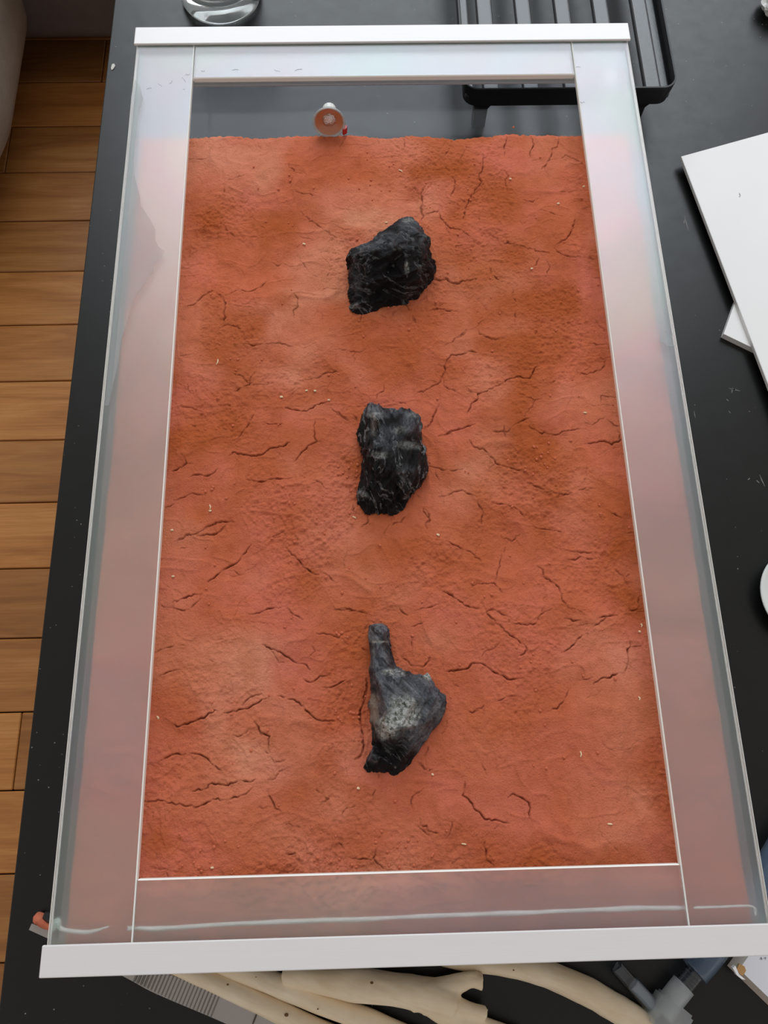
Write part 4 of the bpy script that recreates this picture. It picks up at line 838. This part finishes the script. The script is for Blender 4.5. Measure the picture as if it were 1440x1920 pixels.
# ------------------------------------------------------------ tweezers
tw = thing('tweezers', 'long steel tweezers with ridged grips, passing under the tank corner', 'tweezers', (*at(250, 1820, TZ)[:2], TZ))
o_ = off(tw)
axp = [(58, 1737, 5.0), (150, 1775, 8), (250, 1820, 13), (300, 1842, 16), (400, 1883, 17), (470, 1915, 16), (560, 1955, 14), (660, 2000, 11)]
def blade(zt, th, dz_tip, name):
    bm = bmesh.new(); L_ = []
    C = catmull([(u, v, w_) for u, v, w_ in axp], 6)
    rows_ = []
    for i, (u, v, w_) in enumerate(C):
        t = i / (len(C) - 1); a = C[max(i - 1, 0)]; b = C[min(i + 1, len(C) - 1)]
        z = zt + dz_tip * math.sin(math.pi * min(1, t)) 
        p = at(u, v, z); pa = at(a[0], a[1], z); pb = at(b[0], b[1], z)
        d = Vector((pb - pa)[:2]).normalized(); s = Vector((-d.y, d.x)) * (w_ / 2420)
        rows_.append([bm.verts.new((p[0] + sg * s.x - o_.x, p[1] + sg * s.y - o_.y, zz - o_.z)) for sg, zz in ((-1, z), (1, z), (1, z + th), (-1, z + th))])
    for a, b in zip(rows_, rows_[1:]):
        for k in range(4): bm.faces.new((a[k], a[(k + 1) % 4], b[(k + 1) % 4], b[k]))
    bm.faces.new(rows_[0][::-1]); bm.faces.new(rows_[-1])
    return from_bm(name, bm, M_STEEL, tw)
blade(TZ, .0011, .0, 'blade'); blade(TZ + .0013, .0011, .0065, 'blade')
zt_ = TZ + .0013 + .0011 + .0060
bm = bmesh.new()
for k in range(23):
    t = k / 22; u = 258 + t * 146; v = 1824 + t * 62; w_ = 13.5 + 3 * min(1, t * 2)
    p = Vector(at(u, v, zt_)); d = Vector((1, -.42, 0)).normalized(); sdr = Vector((-d.y, d.x, 0)); hw = w_ / 2420
    ridge_ = [p - sdr * hw - d * .0008, p + sdr * hw - d * .0008, p + sdr * hw + d * .0008, p - sdr * hw + d * .0008]
    m_ = [p - sdr * hw * .98, p + sdr * hw * .98]
    vv = [bm.verts.new(q2 - o_) for q2 in ridge_]; tt_ = [bm.verts.new(q2 + Vector((0, 0, .0011)) - o_) for q2 in m_]
    bm.faces.new((vv[0], vv[1], tt_[1], tt_[0])); bm.faces.new((vv[2], vv[3], tt_[0], tt_[1])); bm.faces.new((vv[1], vv[2], tt_[1])); bm.faces.new((vv[3], vv[0], tt_[0])); bm.faces.new(vv[::-1])
g_ = from_bm('grip_ridges', bm, M_STEEL, tw)
# seam across the blade
pz = Vector(at(482, 1910, zt_)); bm = bmesh.new()
tube(bm, [(*(Vector(at(483, 1897, zt_ + .0004)) - o_)[:3], .0005), (*(Vector(at(474, 1920, zt_ + .0004)) - o_)[:3], .0005)], 6, n=2)
from_bm('seam', bm, M_STEELD, tw)
# clay-smeared modelling tool beside the tweezers' tip
tl = thing('modelling_tool', 'black tool smeared with orange clay, left of the tank beside the tweezers tip', 'tool', (*at(100, 1735, TZ)[:2], TZ))
o_ = off(tl); bm = bmesh.new()
tube(bm, [(*(Vector(at(84, 1716, TZ + .006)) - o_)[:3], .0030), (*(Vector(at(110, 1722, TZ + .006)) - o_)[:3], .0048), (*(Vector(at(170, 1740, TZ + .006)) - o_)[:3], .0048), (*(Vector(at(260, 1765, TZ + .006)) - o_)[:3], .0040)], 16)
from_bm('handle', bm, M_BLACKP, tl, True)
bm = bmesh.new()
tube(bm, [(*(Vector(at(69, 1729, TZ + .0034)) - o_)[:3], .0026), (*(Vector(at(76, 1724, TZ + .004)) - o_)[:3], .0038), (*(Vector(at(86, 1732, TZ + .004)) - o_)[:3], .0034), (*(Vector(at(110, 1742, TZ + .0034)) - o_)[:3], .0030)], 12, .8, 4)
from_bm('clay_smear', bm, mat('wet_orange_clay', (.62, .17, .09), rough=.7), tl, True)

# ------------------------------------------------------------ driftwood sticks
def stick(label, tubes, zc, knots=(), seed=0, rem=.0011):
    p0 = at(tubes[0][0][0], tubes[0][0][1], TZ)
    bm = bmesh.new(); o = Vector((p0[0], p0[1], TZ))
    for ti, tb_ in enumerate(tubes):
        P = []
        for q2 in tb_:
            u, v, r_ = q2[:3]; rad = r_ / 2480; zz = TZ + max(rad * .98, (q2[3] if len(q2) > 3 else 0)); p = at(u, v, zz); P.append((p[0] - o.x, p[1] - o.y, zz - o.z, rad))
        tube(bm, P, 20, .10, seed + ti * 3, n=10, jag=.003)
    ob = from_bm('driftwood_stick', bm, M_DRIFT, None, False); ob.location = o
    if len(tubes) > 1:
        rm = ob.modifiers.new('join', 'REMESH'); rm.mode = 'VOXEL'; rm.voxel_size = rem; rm.use_smooth_shade = True
        sm = ob.modifiers.new('soften', 'SMOOTH'); sm.iterations = 6; sm.factor = .5
    else:
        for p in ob.data.polygons: p.use_smooth = len(p.vertices) == 4
    tag(ob, label, 'driftwood', 'peeled driftwood below the near bar')
    for u, v, rad in knots:
        zz = zc; p = at(u, v, zz); kb = bmesh.new(); bmesh.ops.create_uvsphere(kb, u_segments=10, v_segments=6, radius=rad, matrix=Matrix.Translation(Vector(p) - o) @ Matrix.Diagonal((1, .8, .35, 1)))
        k = from_bm('knot', kb, M_KNOT, ob, True)
    return ob
stick('smooth pale stick touching the tweezers, leftmost of the driftwood', [[(254, 1784, 11), (333, 1815, 13), (403, 1843, 15.5), (502, 1887, 17), (601, 1934, 17.5), (701, 1974, 17)]], TZ + .0142, [(427, 1846, .0008), (537, 1903, .0014)], 1)
stick('smooth pale stick between the leftmost stick and the forked one', [[(352, 1782, 13), (462, 1824, 17), (562, 1863, 18), (692, 1916, 18.5), (802, 1962, 18)]], TZ + .0155, [(480, 1832, .0004), (596, 1892, .0006)], 2)
stick('thick forked driftwood branch with a jagged broken left end', [[(531, 1830, 14, .010), (580, 1834, 20, .012), (660, 1846, 25, .012), (740, 1856, 25, .012), (810, 1868, 27, .012), (850, 1880, 27, .011)],
      [(770, 1866, 24, .012), (820, 1857, 20, .012), (862, 1844, 14, .012), (884, 1838, 11, .012), (905, 1840, 14, .012)],
      [(780, 1862, 22, .012), (825, 1852, 16, .012), (866, 1834, 9, .013), (894, 1826, 6, .013)],
      [(800, 1872, 24, .012), (850, 1886, 17, .012), (885, 1895, 12, .012), (911, 1901, 12, .012)],
      [(800, 1872, 24, .011), (850, 1905, 20, .009), (900, 1925, 17, .0075), (980, 1952, 14, .0065)]], TZ + .0212, [(697, 1843, .0011)], 3)
stick('curved tapering stick ending beside the clear tube connector', [[(800, 1790, 11), (860, 1803, 13), (940, 1810, 17), (1010, 1822, 20.5), (1095, 1856, 22), (1160, 1894, 22.5), (1216, 1926, 20)]], TZ + .017, [(963, 1819, .0006)], 4)

# ------------------------------------------------------------ clear tube connector
cn = thing('tube_connector', 'clear plastic tube elbow right of the curved stick, below the near bar', 'connector', (*at(1250, 1900, TZ)[:2], TZ))
o_ = off(cn)
def hollow(name, P, r0, m, wall=.0010, segs=28):
    bm = bmesh.new(); Pn = [(*(Vector(at(u, v, z)) - o_)[:3], r0) for u, v, z in P]
    a = tube(bm, Pn, segs, caps=False); b = tube(bm, [(x, y, z, r_ - wall) for x, y, z, r_ in Pn], segs, caps=False)
    for i in (0, -1):
        for k in range(segs): bm.faces.new((a[i][k], a[i][(k + 1) % segs], b[i][(k + 1) % segs], b[i][k]))
    return from_bm(name, bm, m, cn, True)
za = TZ + .010
hollow('clear_arm_tube', [(1155, 1811, za), (1176, 1834, za), (1205, 1866, za), (1225, 1888, za)], .0052, M_TUBE)
hollow('inner_barb', [(1187, 1845, za), (1205, 1864, za), (1222, 1883, za), (1236, 1898, za)], .0044, M_CLOUDY, .0014)
hollow('wide_arm_sleeve', [(1240, 1900, za), (1262, 1872, za), (1282, 1847, za)], .0078, M_CLOUDY, .0016)
hollow('ridged_insert', [(1275, 1856, za), (1300, 1826, za), (1325, 1794, za)], .0062, M_TUBE, .0012)
hollow('bluish_hose', [(1302, 1822, za), (1330, 1790, za), (1380, 1722, za), (1428, 1650, za), (1475, 1570, za), (1530, 1490, za)], .0094, M_BLUEP, .0012)
for t in (0.0, .2, .4, .6, .8):
    u, v = 1280 + t * 22, 1850 - t * 28
    hollow('ring_ridge', [(u, v, za), (u + 1.0, v - 1.3, za)], .0065, M_TUBE, .0003)
bm = bmesh.new(); c_ = Vector(at(1252, 1904, za)) - o_
m_ = Matrix.Translation(c_) @ Matrix.Rotation(math.radians(50), 4, 'Z')
bmesh.ops.create_cube(bm, size=1, matrix=m_ @ Matrix.Diagonal((.020, .024, .016, 1)))
bmesh.ops.bevel(bm, geom=bm.edges[:], offset=.0018, segments=2, affect='EDGES')
from_bm('elbow_block', bm, M_CLOUDY, cn, True)

# ------------------------------------------------------------ torn white carton
zt_ = TZ + .008
P0 = Vector(at(1366, 1812, TZ + .002)[:2]); e1 = Vector(at(1402, 1762, TZ + .002)[:2]) - P0; e2 = Vector(at(1440, 1893, TZ + .002)[:2]) - P0
e1 = e1.normalized() * .05; e2 = Vector((e1.y, -e1.x)).normalized() * .13
bx = thing('carton_box', 'white carton with a torn brown corner, bottom right', 'box', (P0.x, P0.y, TZ)); o_ = off(bx)
bm = bmesh.new(); i1 = e1.normalized() * .003; i2 = e2.normalized() * .0035
lo = [bm.verts.new((*p, 0)) for p in (Vector((0, 0)), e2, e1 + e2, e1)]; hi = [bm.verts.new((*p, .008)) for p in (i1 + i2, e2 + i1 - i2, e1 + e2 - i2, e1 + i2)]
bm.faces.new(lo[::-1]); bm.faces.new(hi)
for i in range(4): bm.faces.new((lo[i], lo[(i + 1) % 4], hi[(i + 1) % 4], hi[i]))
b_ = from_bm('carton', bm, [M_CARD, M_CARDSIDE], bx)
for p in b_.data.polygons:
    if abs(p.normal.z) < .85: p.material_index = 1
flat_patch('torn_patch', [(1386, 1807), (1396, 1812), (1399, 1820), (1393, 1830), (1387, 1826), (1382, 1817)], zt_ - .0012, zt_ + .0003, M_BROWN, bx)
flat_patch('lifted_flap', [(1374, 1815), (1379, 1811), (1386, 1827), (1398, 1837), (1391, 1836), (1382, 1829)], zt_ - .001, zt_ + .0022, M_BOARD, bx)
bm = bmesh.new()
q2 = [(1425, 1799), (1427, 1795), (1429, 1799), (1426, 1797)]
tube(bm, [(*(Vector(at(u, v, zt_ + .0001)) - o_)[:3], .00022) for u, v in q2], 5, n=4)
from_bm('print_mark', bm, M_PRINT, bx)
bm = bmesh.new()
q2 = [(1432, 1797), (1436, 1795), (1435, 1799)]
tube(bm, [(*(Vector(at(u, v, zt_ + .0001)) - o_)[:3], .00022) for u, v in q2], 5, n=4)
from_bm('print_mark', bm, M_PRINT, bx)
